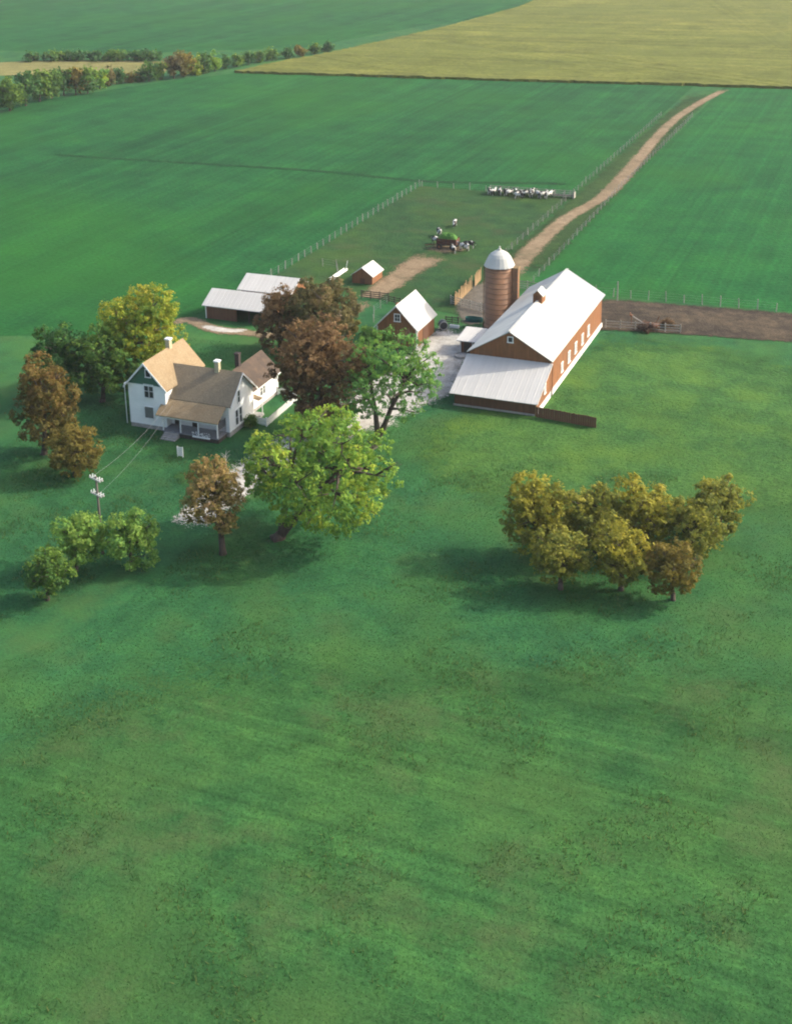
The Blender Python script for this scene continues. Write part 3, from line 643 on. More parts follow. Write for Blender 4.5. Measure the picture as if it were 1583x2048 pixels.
# ------------------------------------------------------------------ main barn
bx0, bx1, by0, by1 = 13.1, 23.5, 9.6, 38.0
br = 18.25; bze, bzr = 4.95, 8.15
barn = thing('dairy_barn', (18.3, 20.5, 0), 'long red-brown barn with white metal roof, cupola and front lean-to', 'barn')
wall = MB().prism([(bx0, .62), (bx1, .62), (bx1, bze-.05), (br, bzr-.22), (bx0, bze-.05)], by0, by1).build('wall', 'barn_red', barn)
MB().box(bx0-.02, bx1-.02, by0+.02, by1, 0, .62).box(bx1-.06, bx1+.16, by0+.75, by1+.04, -.05, .66).build('foundation', 'whitewash', barn)
roof = MB().gable_roof(bx0-.38, bx1+.36, by0-.30, 33.4, bze-.10, bzr, .12, er=br).build('roof', 'white_roof', barn)
MB().gable_roof(bx0-.40, bx1+.38, 33.4, by1+.35, bze-.10, bzr+.012, .12, er=br).build('rear_roof', 'grey_roof', barn)
MB().bar((br, by0-.30, bzr+.03), (br, by1+.35, bzr+.04), .34, .06).build('ridge_cap', 'white_roof', roof)
MB().prism([(bx0-.30, bze-.28), (br, bzr-.16), (bx1+.30, bze-.28), (bx1+.30, bze-.10), (br, bzr+.0), (bx0-.30, bze-.10)], by0-.26, by0-.20).build('bargeboard', 'barn_dark', roof)
MB().box(bx1+.16, bx1+.24, by0+.30, by0+.42, .1, bze-.2).build('downpipe', 'barn_dark', barn)
window(barn, (18.34, by0, 7.0), .55, .62, 'f', t=.11)
for (y, z, hh, ww) in ((29.9, 2.12, 1.35, .9), (26.4, 2.05, 1.35, .9), (22.7, 2.1, 1.35, .95), (19.1, 2.05, 1.35, .95), (15.5, 1.9, 1.15, .8)):
    window(barn, (bx1, y, z), ww, hh, 'r', 'white_paint', 'white_pane', .12, (2, 3))
# lean-to across the front
lt = MB().prism([(3.15, .05), (by0+.02, .05), (by0+.02, 4.35), (3.15, 1.68)], 13.2, bx1-.012, 'x').build('lean_to_wall', 'barn_dark', barn)
MB().prism([(3.15, .62), (by0-.02, .62), (by0-.02, 4.36), (3.15, 1.69)], bx1-.011, bx1+.02, 'x').build('lean_to_side_boards', 'barn_red', lt)
MB().box(bx1+.0, bx1+.17, 3.5, by0-.15, -.05, .58).build('lean_to_foundation', 'whitewash', lt)
MB().box(13.1, bx1-.1, 3.02, 3.16, -.05, .22).build('sill_stone', 'stone', lt)
MB().box(bx1-.06, bx1+.06, 3.09, 3.2, .0, 1.72).build('corner_board', 'plank', lt)
window(barn, (bx1+.02, 7.1, 2.05), .7, 1.1, 'r', 'white_paint', 'white_pane', .10, (2, 3))
v = Vector((0, 2.62-by0, 1.74-4.52))
lr = MB().prism([(2.66, 1.70), (by0-.02, 4.47), (by0-.02, 4.40), (2.66, 1.63)], 12.72, bx1+.34, 'x').build('lean_to_roof', 'galv', barn)
roof_sheets(lr, 'roof_sheet', (12.72, by0-.015, 4.48), (bx1+.34-12.72, 0, 0), v, 15, MT['galv'])
# cupola
cy0, cy1 = 22.4, 24.2
cup = MB().prism([(br-.62, 7.2), (br+.62, 7.2), (br+.62, 9.0), (br, 9.55), (br-.62, 9.0)], cy0, cy1).build('cupola', 'barn_red', barn)
MB().gable_roof(br-.82, br+.82, cy0-.22, cy1+.22, 8.92, 9.72, .08).build('cupola_roof', 'white_roof', cup)
lv = MB()
for k in range(5): lv.box(br-.4, br+.4, cy0-.05, cy0-.01, 8.3+.13*k, 8.37+.13*k)
lv.build('louvre', 'barn_dark', cup)

# milk house against the barn's left side
mk = thing('milk_house', (10.3, 22.7, 0), 'small lean milk house with ribbed grey roof against the barn', 'milk house')
MB().prism([(21.0, .02), (24.8, .02), (24.8, 2.35), (21.0, 1.95)], 7.95, bx0-.05, 'x').build('wall', 'barn_dark', mk)
MB().prism([(20.55, 1.92), (25.05, 2.46), (25.05, 2.38), (20.55, 1.84)], 7.5, bx0-.42, 'x').build('roof', 'grey_roof', mk)
roof_sheets(mk, 'roof_sheet', (7.5, 25.05, 2.47), (bx0-.42-7.5, 0, 0), (0, -4.5, -.54), 7, MT['galv'])
for x in (8.0, 9.7, 11.4): MB().box(x-.06, x+.06, 20.94, 21.0, 0, 1.92).build('corner_trim', 'white_paint', mk)
MB().box(8.5, 9.35, 20.95, 20.995, .05, 1.8).build('door', 'dark_wood', mk)
cs = tag(MB().lathe(8.62, 19.5, [(.95, 0), (.95, .34), (.88, .40), (.84, .40), (.84, .30), (.2, .31)], 22).build('concrete_cistern', 'concrete', None, org=(8.62, 19.5, 0)), 'round grey concrete cistern in front of the milk house', 'cistern')

# ------------------------------------------------------------------ silo
sx, sy = 9.75, 33.0; SH, SR = 9.4, 2.02
silo = thing('silo', (sx, sy, 0), 'tall round tile silo with white dome beside the barn', 'silo')
MB().lathe(sx, sy, [(SR+.12, 0), (SR+.12, .4), (SR, .42), (SR, SH)], 40).build('shaft', 'silo', silo, True)
for k in range(11): MB().lathe(sx, sy, [(SR+.005, .9+k*.78), (SR+.03, .9+k*.78), (SR+.03, .95+k*.78), (SR+.005, .95+k*.78)], 40).build('hoop', 'hoop_iron', silo)
dome = MB().lathe(sx, sy, [(SR+.16, SH-.06), (SR+.16, SH+.04), (SR*.93, SH+.72), (SR*.80, SH+1.28), (SR*.62, SH+1.72), (SR*.36, SH+2.06), (SR*.16, SH+2.22), (.16, SH+2.26)], 20).build('dome_roof', 'white_roof', silo)
MB().lathe(sx, sy, [(.26, SH+2.2), (.24, SH+2.42), (.1, SH+2.5), (.09, SH+2.66), (.13, SH+2.7), (.02, SH+2.85)], 12).build('finial', 'white_roof', dome)
ca = RAD(8); ccx, ccy = sx+math.cos(ca)*(SR+.45), sy+math.sin(ca)*(SR+.45)
ch = MB().box(sx+SR-.3, sx+SR+.82, sy-.42, sy+.52, 0, SH-.28).build('chute', 'silo', silo)
MB().prism([(sy-.5, SH-.28), (sy+.6, SH-.28), (sy+.6, SH-.1), (sy+.05, SH+.12), (sy-.5, SH-.1)], sx+SR-.3, sx+SR+.9, 'x').build('chute_cap', 'plank', ch)
ld = MB(); lx, ly = sx-SR-.10, sy-.55
for dy in (-.2, .2): ld.bar((lx, ly+dy, 0), (lx, ly+dy, SH-.1), .05, .05)
for k in range(28): ld.bar((lx, ly-.2, .3+k*.32), (lx, ly+.2, .3+k*.32), .03, .03)
ld.build('ladder', 'rust', silo)

# ------------------------------------------------------------------ small barn
gx0, gx1, gy0, gy1 = -4.1, 1.75, 20.6, 27.8; gr = -1.15
pb = thing('small_barn', (gr, 24.2, 0), 'small red-brown barn with steep bright white roof and white corner trim', 'barn')
MB().prism([(gx0, .05), (gx1, .05), (gx1, 2.85), (gr, 5.82), (gx0, 2.85)], gy0, gy1).build('wall', 'barn_red', pb)
rf = MB().gable_roof(gx0-.35, gx1+.35, gy0-.32, gy1+.3, 2.68, 6.1, .1, er=gr).build('roof', 'white_roof', pb)
MB().prism([(gx0-.37, 2.45), (gr, 5.88), (gx1+.37, 2.45), (gx1+.37, 2.64), (gr, 6.07), (gx0-.37, 2.64)], gy0-.38, gy0-.325).build('bargeboard', 'white_paint', rf)
window(pb, (-1.08, gy0, 4.2), .72, .95, 'f', t=.12, bars=(2, 2))
for x in (gx0, gx1): MB().box(x-.09, x+.09, gy0-.03, gy0+.12, .02, 2.7).build('corner_trim', 'white_paint', pb)
MB().box(gx1+.005, gx1+.05, 23.0, 25.2, .08, 2.3).build('door', 'barn_dark', pb)
MB().bar((gx1+.08, 22.6, 2.38), (gx1+.08, 26.2, 2.38), .06, .1).build('door_rail', 'rust', pb)
MB().box(gx0+.02, gx1-.02, gy0+.02, gy1-.02, -.05, .06).build('foundation', 'stone', pb)

# ------------------------------------------------------------------ hog house
hx0, hx1, hy0, hy1 = -18.9, -15.4, 46.3, 50.6
hut = thing('hog_house', (-17.1, 48.4, 0), 'tiny brown shed with light grey gable roof alone in pasture', 'shed')
MB().prism([(hx0, .02), (hx1, .02), (hx1, 1.42), (-17.1, 2.58), (hx0, 1.42)], hy0, hy1).build('wall', 'barn_red', hut)
hr = MB().gable_roof(hx0-.22, hx1+.22, hy0-.2, hy1+.2, 1.34, 2.74, .07).build('roof', 'galv', hut)
roof_sheets(hr, 'roof_sheet', (-17.1, hy0-.2, 2.75), (0, hy1-hy0+.4, 0), (hx1+.22+17.1, 0, 1.34-2.74), 6, MT['galv'], .02, .035)
MB().box(-17.5, -16.7, hy0-.03, hy0-.002, .02, .95).build('door', 'barn_dark', hut)

# ------------------------------------------------------------------ machine sheds
def open_shed(name, label, x0, x1, y0, y1, ze, zr, opening, n):
    s = thing(name, ((x0+x1)/2, (y0+y1)/2, 0), label, 'shed')
    ym = (y0+y1)/2; zi = ze-.18
    for xa in (x0, x1-.12): MB().prism([(y0, .02), (y1, .02), (y1, zi), (ym, zr-.2), (y0, zi)], xa, xa+.12, 'x').build('end_wall', 'barn_red', s)
    MB().box(x0+.12, x1-.12, y1-.12, y1, .02, zi).build('back_wall', 'barn_dark', s)
    MB().box(x0+.12, opening[0], y0, y0+.12, .02, zi).build('front_wall', 'barn_dark', s)
    if opening[1] < x1-.2: MB().box(opening[1], x1-.12, y0, y0+.12, .02, zi).build('front_wall', 'barn_dark', s)
    MB().box(opening[0], opening[1], y0+.0, y0+.14, zi-.22, zi).build('lintel', 'dark_wood', s)
    for k in (1,): q = opening[0]+(opening[1]-opening[0])*k/2; MB().box(q-.08, q+.08, y0, y0+.15, .0, zi-.2).build('post', 'dark_wood', s)
    MB().box(x0-.01, x0+.14, y0-.02, y0, .02, zi).build('corner_trim', 'white_paint', s)
    r = MB().gable_roof(y0-.45, y1+.35, x0-.35, x1+.35, ze-.22, zr, .08, 'x').build('roof', 'galv', s)
    roof_sheets(r, 'roof_sheet', (x0-.35, ym-.05, zr+.01), (x1-x0+.7, 0, 0), (0, y0-.45-ym+.05, ze-.22-zr), n, MT['galv'], .02, .045)
    return s
open_shed('machine_shed', 'nearer low brown shed with ribbed metal roof and dark open bay', -32.6, -22.9, 22.5, 28.4, 2.35, 3.85, (-27.4, -23.3), 16)
open_shed('machine_shed', 'farther ribbed metal-roofed shed half hidden behind the open-bay shed', -31.2, -22.6, 31.0, 37.2, 2.45, 3.9, (-27.5, -23.4), 14)

# ------------------------------------------------------------------ farmhouse
hs = thing('farmhouse', (-14.5, -10.5, 0), 'white clapboard farmhouse with tan and brown roofs and front porch', 'house')
ax0, ax1, ay0, ay1, ar = -21.15, -16.05, -16.4, -7.8, -18.6
MB().box(ax0+.03, ax1-.03, ay0+.03, ay1, -.05, .5).build('foundation', 'stone', hs)
MB().prism([(ax0, .5), (ax1, .5), (ax1, 5.6), (ar, 8.28), (ax0, 5.6)], ay0, ay1).build('wall', 'white_siding', hs)
MB().prism([(ax0+.05, 5.62), (ax1-.05, 5.62), (ar, 8.2)], ay0-.05, ay0-.004).build('gable_shingles', 'green_shingle', hs)
MB().box(ax0-.06, ax1+.06, ay0-.09, ay0-.004, 5.5, 5.63).build('belt_board', 'white_paint', hs)
ra = MB().gable_roof(ax0-.42, ax1+.42, ay0-.4, ay1+.35, 5.32, 8.55, .13, er=ar).build('roof', 'tan_shingle', hs)
MB().prism([(ax0-.44, 5.02), (ar, 8.26), (ax1+.44, 5.02), (ax1+.44, 5.28), (ar, 8.52), (ax0-.44, 5.28)], ay0-.46, ay0-.405).build('bargeboard', 'white_paint', ra)
window(hs, (-18.62, ay0, 4.85), .55, 1.62, 'f', bars=(1, 2)); window(hs, (-17.95, ay0, 4.85), .55, 1.62, 'f', bars=(1, 2))
window(hs, (-18.43, ay0, 2.1), 1.2, 1.42, 'f', pane='curtain', bars=(1, 1), t=.07)
window(hs, (-18.2, ay0-.05, 7.12), .62, .85, 'f', t=.1)
def chimney(x, y, z0, z1, wd, mat, cap, par):
    c = MB().box(x-wd/2, x+wd/2, y-wd/2, y+wd/2, z0, z1).build('chimney', mat, par)
    MB().box(x-wd/2-.07, x+wd/2+.07, y-wd/2-.07, y+wd/2+.07, z1, z1+.16).box(x-wd/4, x+wd/4, y-wd/4, y+wd/4, z1+.16, z1+.2).build('cap', cap, c)
chimney(-18.65, -10.75, 7.8, 9.45, .58, 'brick', 'white_paint', hs)
# side bracket with post
MB().box(-22.1, ax0-.01, -15.9, -15.2, 5.12, 5.2).build('side_hood', 'white_paint', hs)
MB().box(-22.08, -22.01, -15.86, -15.79, 0, 5.12).build('hood_post', 'white_paint', hs)
# cross wing with porch
wx1, wy0, wy1, wr = -8.2, -15.35, -9.15, -12.25
MB().box(ax1, wx1-.03, wy0+.03, wy1-.03, -.05, .6).build('foundation', 'stone', hs)
MB().prism([(wy0, .6), (wy1, .6), (wy1, 4.2), (wr, 6.88), (wy0, 4.2)], ax1+.01, wx1, 'x').build('wall', 'white_siding', hs)
rb = MB().gable_roof(wy0-.25, wy1+.4, ar+.3, wx1+.4, 3.98, 7.12, .13, 'x', er=wr).build('roof', 'brown_shingle', hs)
MB().prism([(wy0-.27, 3.7), (wr, 6.84), (wy1+.42, 3.7), (wy1+.42, 3.95), (wr, 7.09), (wy0-.27, 3.95)], wx1+.405, wx1+.46, 'x').build('bargeboard', 'white_paint', rb)
MB().prism([(wr-.8, 6.0), (wr+.8, 6.0), (wr, 6.8)], wx1+.004, wx1+.05, 'x').build('gable_shingles', 'green_shingle', hs)
window(hs, (wx1, -12.85, 4.25), .55, 1.45, 'r', bars=(1, 2))
window(hs, (wx1, -13.55, 1.85), .6, 1.85, 'r', bars=(1, 2)); window(hs, (wx1, -12.6, 1.85), .6, 1.85, 'r', bars=(1, 2))
chimney(-11.1, -12.35, 6.4, 8.1, .55, 'brick', 'white_paint', hs)
# porch
pr = MB().prism([(-17.75, 2.62), (wy0-.02, 4.05), (wy0-.02, 3.93), (-17.75, 2.5)], -16.75, wx1-.25, 'x').build('porch_roof', 'tan_shingle', hs)
MB().box(-16.7, wx1-.28, -17.70, -17.6, 2.36, 2.52).build('fascia', 'white_paint', pr)
pf = MB().box(ax1+.05, wx1-.35, -17.55, wy0-.02, .52, .66).build('porch_floor', 'grey_paint', hs)
MB().box(ax1+.1, wx1-.4, -17.45, -17.38, 0, .52).box(wx1-.5, wx1-.42, -17.45, wy0-.05, 0, .52).build('porch_skirt', 'dark_wood', pf)
for x in (-15.95, -13.6, -11.2, -8.68): MB().box(x-.06, x+.06, -17.5, -17.38, .66, 2.5).build('porch_post', 'white_paint', hs)
def railing(a, b, n, nm='railing'):
    rl = MB(); a, b = Vector(a), Vector(b)
    rl.bar(a+Vector((0, 0, .85)), b+Vector((0, 0, .85)), .06, .06); rl.bar(a+Vector((0, 0, .15)), b+Vector((0, 0, .15)), .05, .05)
    for k in range(n+1): p = a.lerp(b, k/n); rl.bar(p+Vector((0, 0, .15)), p+Vector((0, 0, .85)), .035, .035)
    return rl.build(nm, 'grey_paint', hs)
railing((-13.55, -17.44, .66), (-11.25, -17.44, .66), 16); railing((-11.15, -17.44, .66), (-8.74, -17.44, .66), 16)
railing((-8.68, -17.38, .66), (-8.68, wy0-.05, .66), 14)
MB().box(-8.72, -8.66, -17.36, wy0-.04, 1.5, 2.45).build('screen', 'screen', hs)
MB().box(-15.6, -14.8, wy0-.06, wy0-.004, .68, 2.7).build('door', 'dark_wood', hs)
MB().box(-13.2, -12.4, wy0-.06, wy0-.004, .68, 2.7).build('door', 'dark_wood', hs)
window(hs, (-14.0, wy0, 1.85), .8, 1.2, 'f', pane='curtain'); window(hs, (-11.2, wy0, 1.85), .8, 1.2, 'f')
window(hs, (-9.7, wy0, 1.85), .7, 1.2, 'f')
for k in range(4):
    MB().box(-15.7, -13.75, -17.85-.3*k, -17.56-.3*k+(.0 if k else .0), 0, .52-.13*k).build('step', 'concrete', hs)
# plants on the porch rail
pp = MB(); rn = random.Random(3)
for k in range(40): 
    x = rn.uniform(-11.9, -9.6); z = rn.uniform(.6, 1.1); pp.bar((x, -17.62, z), (x+rn.uniform(-.1, .1), -17.72, z+.12), .07, .05)
fb = tag(pp.box(-11.9, -9.6, -17.74, -17.6, .48, .64).build('flower_box', 'white_paint', None, org=(-10.7, -17.65, .5)), 'white flower box hanging on the porch railing', 'flower box')
# rear wing
cx0, cx1, cyb0, cyb1, cr = -13.7, -9.0, -9.1, -0.9, -11.35
MB().box(cx0+.03, cx1-.03, cyb0, cyb1-.03, -.05, .45).build('foundation', 'stone', hs)
MB().prism([(cx0, .45), (cx1, .45), (cx1, 3.2), (cr, 5.28), (cx0, 3.2)], cyb0+.01, cyb1).build('wall', 'white_siding', hs)
rcw = MB().gable_roof(cx0-.35, cx1+.35, -11.0, cyb1+.35, 2.98, 5.52, .12, er=cr).build('roof', 'dark_shingle', hs)
MB().box(cx1+.30, cx1+.36, -8.7, cyb1+.36, 2.78, 2.95).build('fascia', 'white_paint', rcw)
window(hs, (cx1, -5.6, 2.1), .5, 1.2, 'r', bars=(1, 2)); window(hs, (cx1, -4.85, 2.1), .5, 1.2, 'r', bars=(1, 2))
chimney(-11.5, -6.6, 4.8, 7.0, .55, 'dark_brick', 'dark_brick', hs)
MB().prism([(-9.1, 2.75), (-7.5, 2.4), (-7.5, 2.32), (-9.1, 2.67)], -9.12, -8.1, 'y').build('entry_roof', 'tan_shingle', hs)
MB().box(-7.62, -7.54, -8.2, -8.12, .3, 2.33).build('entry_post', 'white_paint', hs)
MB().box(-8.98, -7.5, -9.1, -7.9, 0, .3).build('entry_step', 'concrete', hs)

# white picket fence round the kitchen yard
def picket_fence(name, label, pts, hgt=1.0, gap=.16):
    f = thing(name, (pts[0][0], pts[0][1], 0), label, 'fence')
    o0 = Vector((pts[0][0], pts[0][1], 0)); first = None
    for i in range(len(pts)-1):
        a, b = Vector((*pts[i], 0)), Vector((*pts[i+1], 0)); L = (b-a).length; n = int(L/gap); ang = math.atan2((b-a).y, (b-a).x)
        for z in (.3, .78): MB().bar(a+Vector((0, 0, z)), b+Vector((0, 0, z)), .04, .08).build('rail', 'white_paint', f)
        for k in range(n):
            p = a.lerp(b, (k+.5)/n)
            if first is None:
                m = MB().add([(-.045, -.045, .05), (.045, -.045, .05), (.045, -.02, .05), (-.045, -.02, .05), (-.045, -.045, hgt-.08), (.045, -.045, hgt-.08), (.045, -.02, hgt-.08), (-.045, -.02, hgt-.08), (0, -.045, hgt), (0, -.02, hgt)],
                             [(0,3,2,1),(0,1,5,8,4),(3,7,9,6,2),(1,2,6,5),(0,4,7,3),(5,6,9,8),(4,8,9,7)])
                first = m.build('picket', 'white_paint', None); first.parent = f; first.location = p-o0; first.rotation_euler = (0, 0, ang)
            else: share(first, f, p-o0, (0, 0, ang))
    for p in pts: MB().box(p[0]-.07, p[0]+.07, p[1]-.07, p[1]+.07, 0, hgt+.12).build('post', 'white_paint', f)
    return f
picket_fence('picket_fence', 'white picket fence round the small yard behind the house', [(-8.15, -10.3), (-5.65, -10.9), (-5.75, -2.4), (-8.0, -1.3), (-8.9, -1.3)])

# ------------------------------------------------------------------ fences
def wire_fence(label, pts, gap, hgt=1.15, r=.06, group=None, wires=3, jit=.06, seed=1, mat='post'):
    f = thing('wire_fence', (pts[0][0], pts[0][1], 0), label, 'fence', group)
    rn = random.Random(seed); first = None; o0 = Vector((pts[0][0], pts[0][1], 0))
    for i in range(len(pts)-1):
        a, b = Vector((*pts[i], 0)), Vector((*pts[i+1], 0)); n = max(1, round((b-a).length/gap))
        for k in range(n+(1 if i == len(pts)-2 else 0)):
            p = a.lerp(b, k/n)
            if first is None:
                first = MB().tube([(0, 0, -.2), (0, 0, hgt*.5), (.01, .01, hgt)], [r*1.1, r, r*.9], 7).build('post', mat, None)
                first.parent = f; first.location = p-o0; q = first
            else: q = share(first, f, p-o0)
            q.rotation_euler = (rn.uniform(-jit, jit), rn.uniform(-jit, jit), rn.uniform(0, 6)); s_ = rn.uniform(.85, 1.2); q.scale = (1, 1, s_)
        for j in range(wires):
            z = hgt*(.35+.28*j); MB().bar(a+Vector((0, 0, z)), b+Vector((0, 0, z)), .012, .012).build('wire', 'steel', f)
    return f
wire_fence('wire fence with pale posts along the left side of the pasture', [(-32.7, 42), (-32.7, 115)], 2.6, 1.35, .085, seed=1)
wire_fence('wire fence with few pale posts across the far end of the pasture', [(-32.3, 115.2), (-18, 114.8)], 3.4, 1.35, .08, seed=2)
wire_fence('long wire fence between the dirt lane and the pasture', [(-.3, 60), (-.3, 214)], 3.4, 1.2, .065, seed=3)
wire_fence('wire fence between the dirt lane and the right-hand field', [(8.5, 56), (8.0, 100), (7.6, 130), (7.9, 214)], 3.4, 1.2, .065, seed=4)
wire_fence('wire fence along the dark barnyard at the right edge', [(19.4, 52.6), (46, 53.6)], 2.7, 1.4, .07, seed=5)
wire_fence('short wire fence with thin posts near the white trough', [(-27.3, 53.3), (-24.5, 52.8), (-22.2, 48)], 2.4, 1.5, .05, seed=6)
wire_fence('short wire fence between the dark gate and the small barn', [(-9.6, 38.0), (-9.7, 33), (-8.1, 29), (-5.4, 27.9)], 2.4, 1.3, .05, seed=7)
tp = tag(MB().tube([(23.06, 50.9, -.2), (23.06, 50.9, 3.1)], [.1, .08], 8).build('tall_post', 'post', None, org=(23.06, 50.9, 0)), 'tall pale post by the barnyard fence behind the barn', 'post')

def rail_fence(name, label, a, b, hgt, rails, posts, mat, rail_h=.14):
    f = thing(name, (a[0], a[1], 0), label, 'gate' if 'gate' in name else 'fence')
    a, b = Vector((*a, 0)), Vector((*b, 0))
    for k in range(posts): p = a.lerp(b, k/(posts-1)); MB().box(p.x-.06, p.x+.06, p.y-.06, p.y+.06, 0, hgt+.12).build('post', mat, f)
    d = (b-a).normalized(); sd = Vector((d.y, -d.x, 0))*.085
    for j in range(rails): z = hgt*(j+.8)/rails; MB().bar(a+sd+Vector((0, 0, z)), b+sd+Vector((0, 0, z)), .04, rail_h).build('rail', mat, f)
    return f
rail_fence('wooden_gate', 'dark four-rail wooden gate across the dirt track', GATE[0], GATE[1], 1.25, 4, 4, 'dark_wood')
rail_fence('rail_fence', 'short dark rail fence joining the wooden gate and barrel', GATE2[0], GATE2[1], 1.0, 3, 3, 'dark_wood')
rail_fence('rail_fence', 'grey rail fence across the trodden lot left of the silo', (-.3, 41.0), (6.9, 38.2), 1.35, 4, 5, 'post', .12)
rail_fence('rail_fence', 'grey rail fence between the silo and far barn end', (6.7, 51.9), (12.6, 51.6), 1.4, 4, 4, 'post', .12)
rail_fence('rail_fence', 'grey rail fence along the barnyard beside the white foundation', (24.2, 37.8), (34.5, 39.2), 1.2, 3, 6, 'post', .1)
rail_fence('wooden_gate', 'low dark gate beyond the gravel yard near the milk house', (1.9, 32.4), (3.8, 32.5), 1.0, 3, 3, 'dark_wood')

def plank_wall(name, label, a, b, hgt, n, mat, seed, miss=0.0, wav=.25, lean=0.0):
    f = thing(name, (a[0], a[1], 0), label, 'board fence'); rn = random.Random(seed)
    a, b = Vector((*a, 0)), Vector((*b, 0)); d = (b-a); L = d.length/n; d.normalize(); ang = math.atan2(d.y, d.x)
    for z in (.35, hgt*.75): MB().bar(a+Vector((0, 0, z)), b+Vector((0, 0, z)), .06, .1).build('rail', 'dark_wood', f)
    src = MB().box(0, L*.93, -.085, -.05, .02, hgt).build('plank', mat, None); src.parent = f
    src.location = (0, 0, 0); src.rotation_euler = (0, 0, ang)
    for k in range(1, n):
        if rn.random() < miss: continue
        q = share(src, f, d*(L*k), (rn.uniform(-lean, lean), rn.uniform(-lean, lean), ang)); q.scale = (1, 1, 1+rn.uniform(-wav, wav))
    return f
plank_wall('board_fence', 'ragged sunlit plank fence left of the silo, longer run', (.55, 40.2), (.25, 49.5), 1.9, 26, 'plank', 3, .08, .22, .05)
plank_wall('board_fence', 'short leaning sunlit plank panel just behind the silo lot', (.35, 50.6), (.1, 54.6), 2.0, 11, 'plank', 4, .05, .12, .03)
plank_wall('board_wall', 'low dark brown board wall running right from the barn corner', (23.62, 2.95), (31.1, 2.2), 1.35, 26, 'barn_dark', 5, 0, .03, .008)

# ------------------------------------------------------------------ feed rack, trough, tanks, wagon
fr = thing('feed_rack', (-8.0, 114.3, 0), 'long pale hay feed rack with rails at the pasture end', 'feed rack')
for k in range(10): x = -17.0+k*1.95; MB().box(x-.07, x+.07, 113.75, 113.87, 0, 1.25).box(x-.07, x+.07, 114.7, 114.82, 0, 1.4).build('post', 'post', fr)
for z in (.45, .85, 1.2): MB().bar((-17.2, 113.72, z), (.75, 113.72, z), .05, .10).build('rail', 'post', fr)
MB().bar((-17.2, 114.85, 1.3), (.75, 114.85, 1.3), .05, .10).build('rail', 'post', fr)
MB().prism([(113.9, .35), (114.65, .35), (114.65, .55), (113.9, .55)], -17.1, .65, 'x').build('trough', 'dark_wood', fr)
MB().box(.72, .82, 113.6, 114.95, .1, 1.3).build('end_board', 'post', fr)

wt = thing('white_trough', (-22.45, 48.8, 0), 'long white wooden trough lying in the grass left of tiny shed', 'trough')
MB().box(-22.75, -22.7, 45.8, 51.9, .25, .6).box(-22.2, -22.15, 45.8, 51.9, .25, .6).box(-22.7, -22.2, 45.8, 51.9, .25, .3).build('box', 'white_paint', wt)
for y in (46.4, 48.8, 51.2): MB().box(-22.8, -22.1, y-.06, y+.06, 0, .25).build('leg', 'post', wt)
MB().bar((-22.4, 51.7, .3), (-22.1, 51.9, 1.9), .06, .06).build('brace', 'white_paint', wt)

def tank(name, label, c, L, r, ang, mat, zc, hoop=None):
    t = thing(name, (c[0], c[1], 0), label, 'tank'); d = Vector((math.cos(ang), math.sin(ang), 0)); cc = Vector((c[0], c[1], zc))
    MB().tube([cc-d*(L/2+.02), cc-d*(L/2-.08), cc+d*(L/2-.08), cc+d*(L/2+.02)], [r*.82, r, r, r*.82], 18).build('shell', mat, t, False)
    for s_ in (-.3, .3):
        p = cc+d*(L*s_); sd = Vector((-d.y, d.x, 0))*r*.7
        for q in (-1, 1): MB().bar((p.x+sd.x*q, p.y+sd.y*q, 0), (p.x+sd.x*q*.8, p.y+sd.y*q*.8, zc-r*.55), .08, .08).build('leg', 'rust', t)
    if hoop:
        for s_ in (-.47, .47):
            p = cc+d*(L*s_); MB().tube([p-d*.015, p+d*.015], [r+.012, r+.012], 18).build('hoop', hoop, t)
    return t
tank('barrel_tank', 'small round orange-brown barrel tank behind the small barn', (-5.6, 33.6), 1.5, .62, RAD(25), 'rust', 1.35)
tank('water_tank', 'dark round water tank with pale rim behind the small barn', (2.6, 29.2), 1.2, .62, RAD(-60), 'tank_dark', .85, 'galv')
st = thing('stock_tank', (5.6, 34.4, 0), 'long teal stock tank at the foot of the silo', 'trough')
MB().lathe(0, 0, [(.1, .08), (.62, .05), (.68, .6), (.72, .6), (.72, .55), (.69, .0)], 20).build('tub', 'teal', None).parent = st
bpy.data.objects['tub'].scale = (1.9, .9, 1)
lw = tag(MB().box(3.1, 4.5, 30.5, 30.95, .0, .06).box(3.1, 4.5, 30.5, 30.55, .06, .4).box(3.1, 4.5, 30.9, 30.95, .06, .4).box(3.1, 3.15, 30.55, 30.9, .06, .4).box(4.45, 4.5, 30.55, 30.9, .06, .4).build('feed_trough', 'white_paint', None, org=(3.8, 30.7, 0)), 'short white feed trough on the gravel by the milk house', 'trough')

# hay wagon
wg = thing('hay_wagon', (-11.1, 70.9, 0), 'brown feeder wagon heaped with green hay in the pasture', 'wagon')
MB().box(-12.9, -9.3, 69.9, 71.9, .75, .92).build('bed', 'dark_wood', wg)
for y in (69.88, 71.88):
    for z in (1.05, 1.4, 1.75): MB().box(-12.9, -9.3, y, y+.05, z-.13, z+.13).build('side_board', 'wagon', wg)
    for k in range(5): x = -12.8+k*.85; MB().box(x-.04, x+.04, y-.05, y, .8, 2.05).build('stake', 'dark_wood', wg)
for x in (-12.92, -9.33): MB().box(x, x+.05, 69.94, 71.87, .92, 1.9).build('end_board', 'wagon', wg)
hm = MB(); rn = random.Random(8); N = 14
hv = []
for j in range(9):
    for i in range(N):
        u = i/(N-1); v_ = j/8; e = min(u, 1-u, .28)/.28*min(v_, 1-v_, .35)/.35
        hv.append((-12.85+3.5*u, 69.96+1.88*v_, 1.65+1.1*math.sqrt(max(e, 0))+rn.uniform(-.1, .1)))
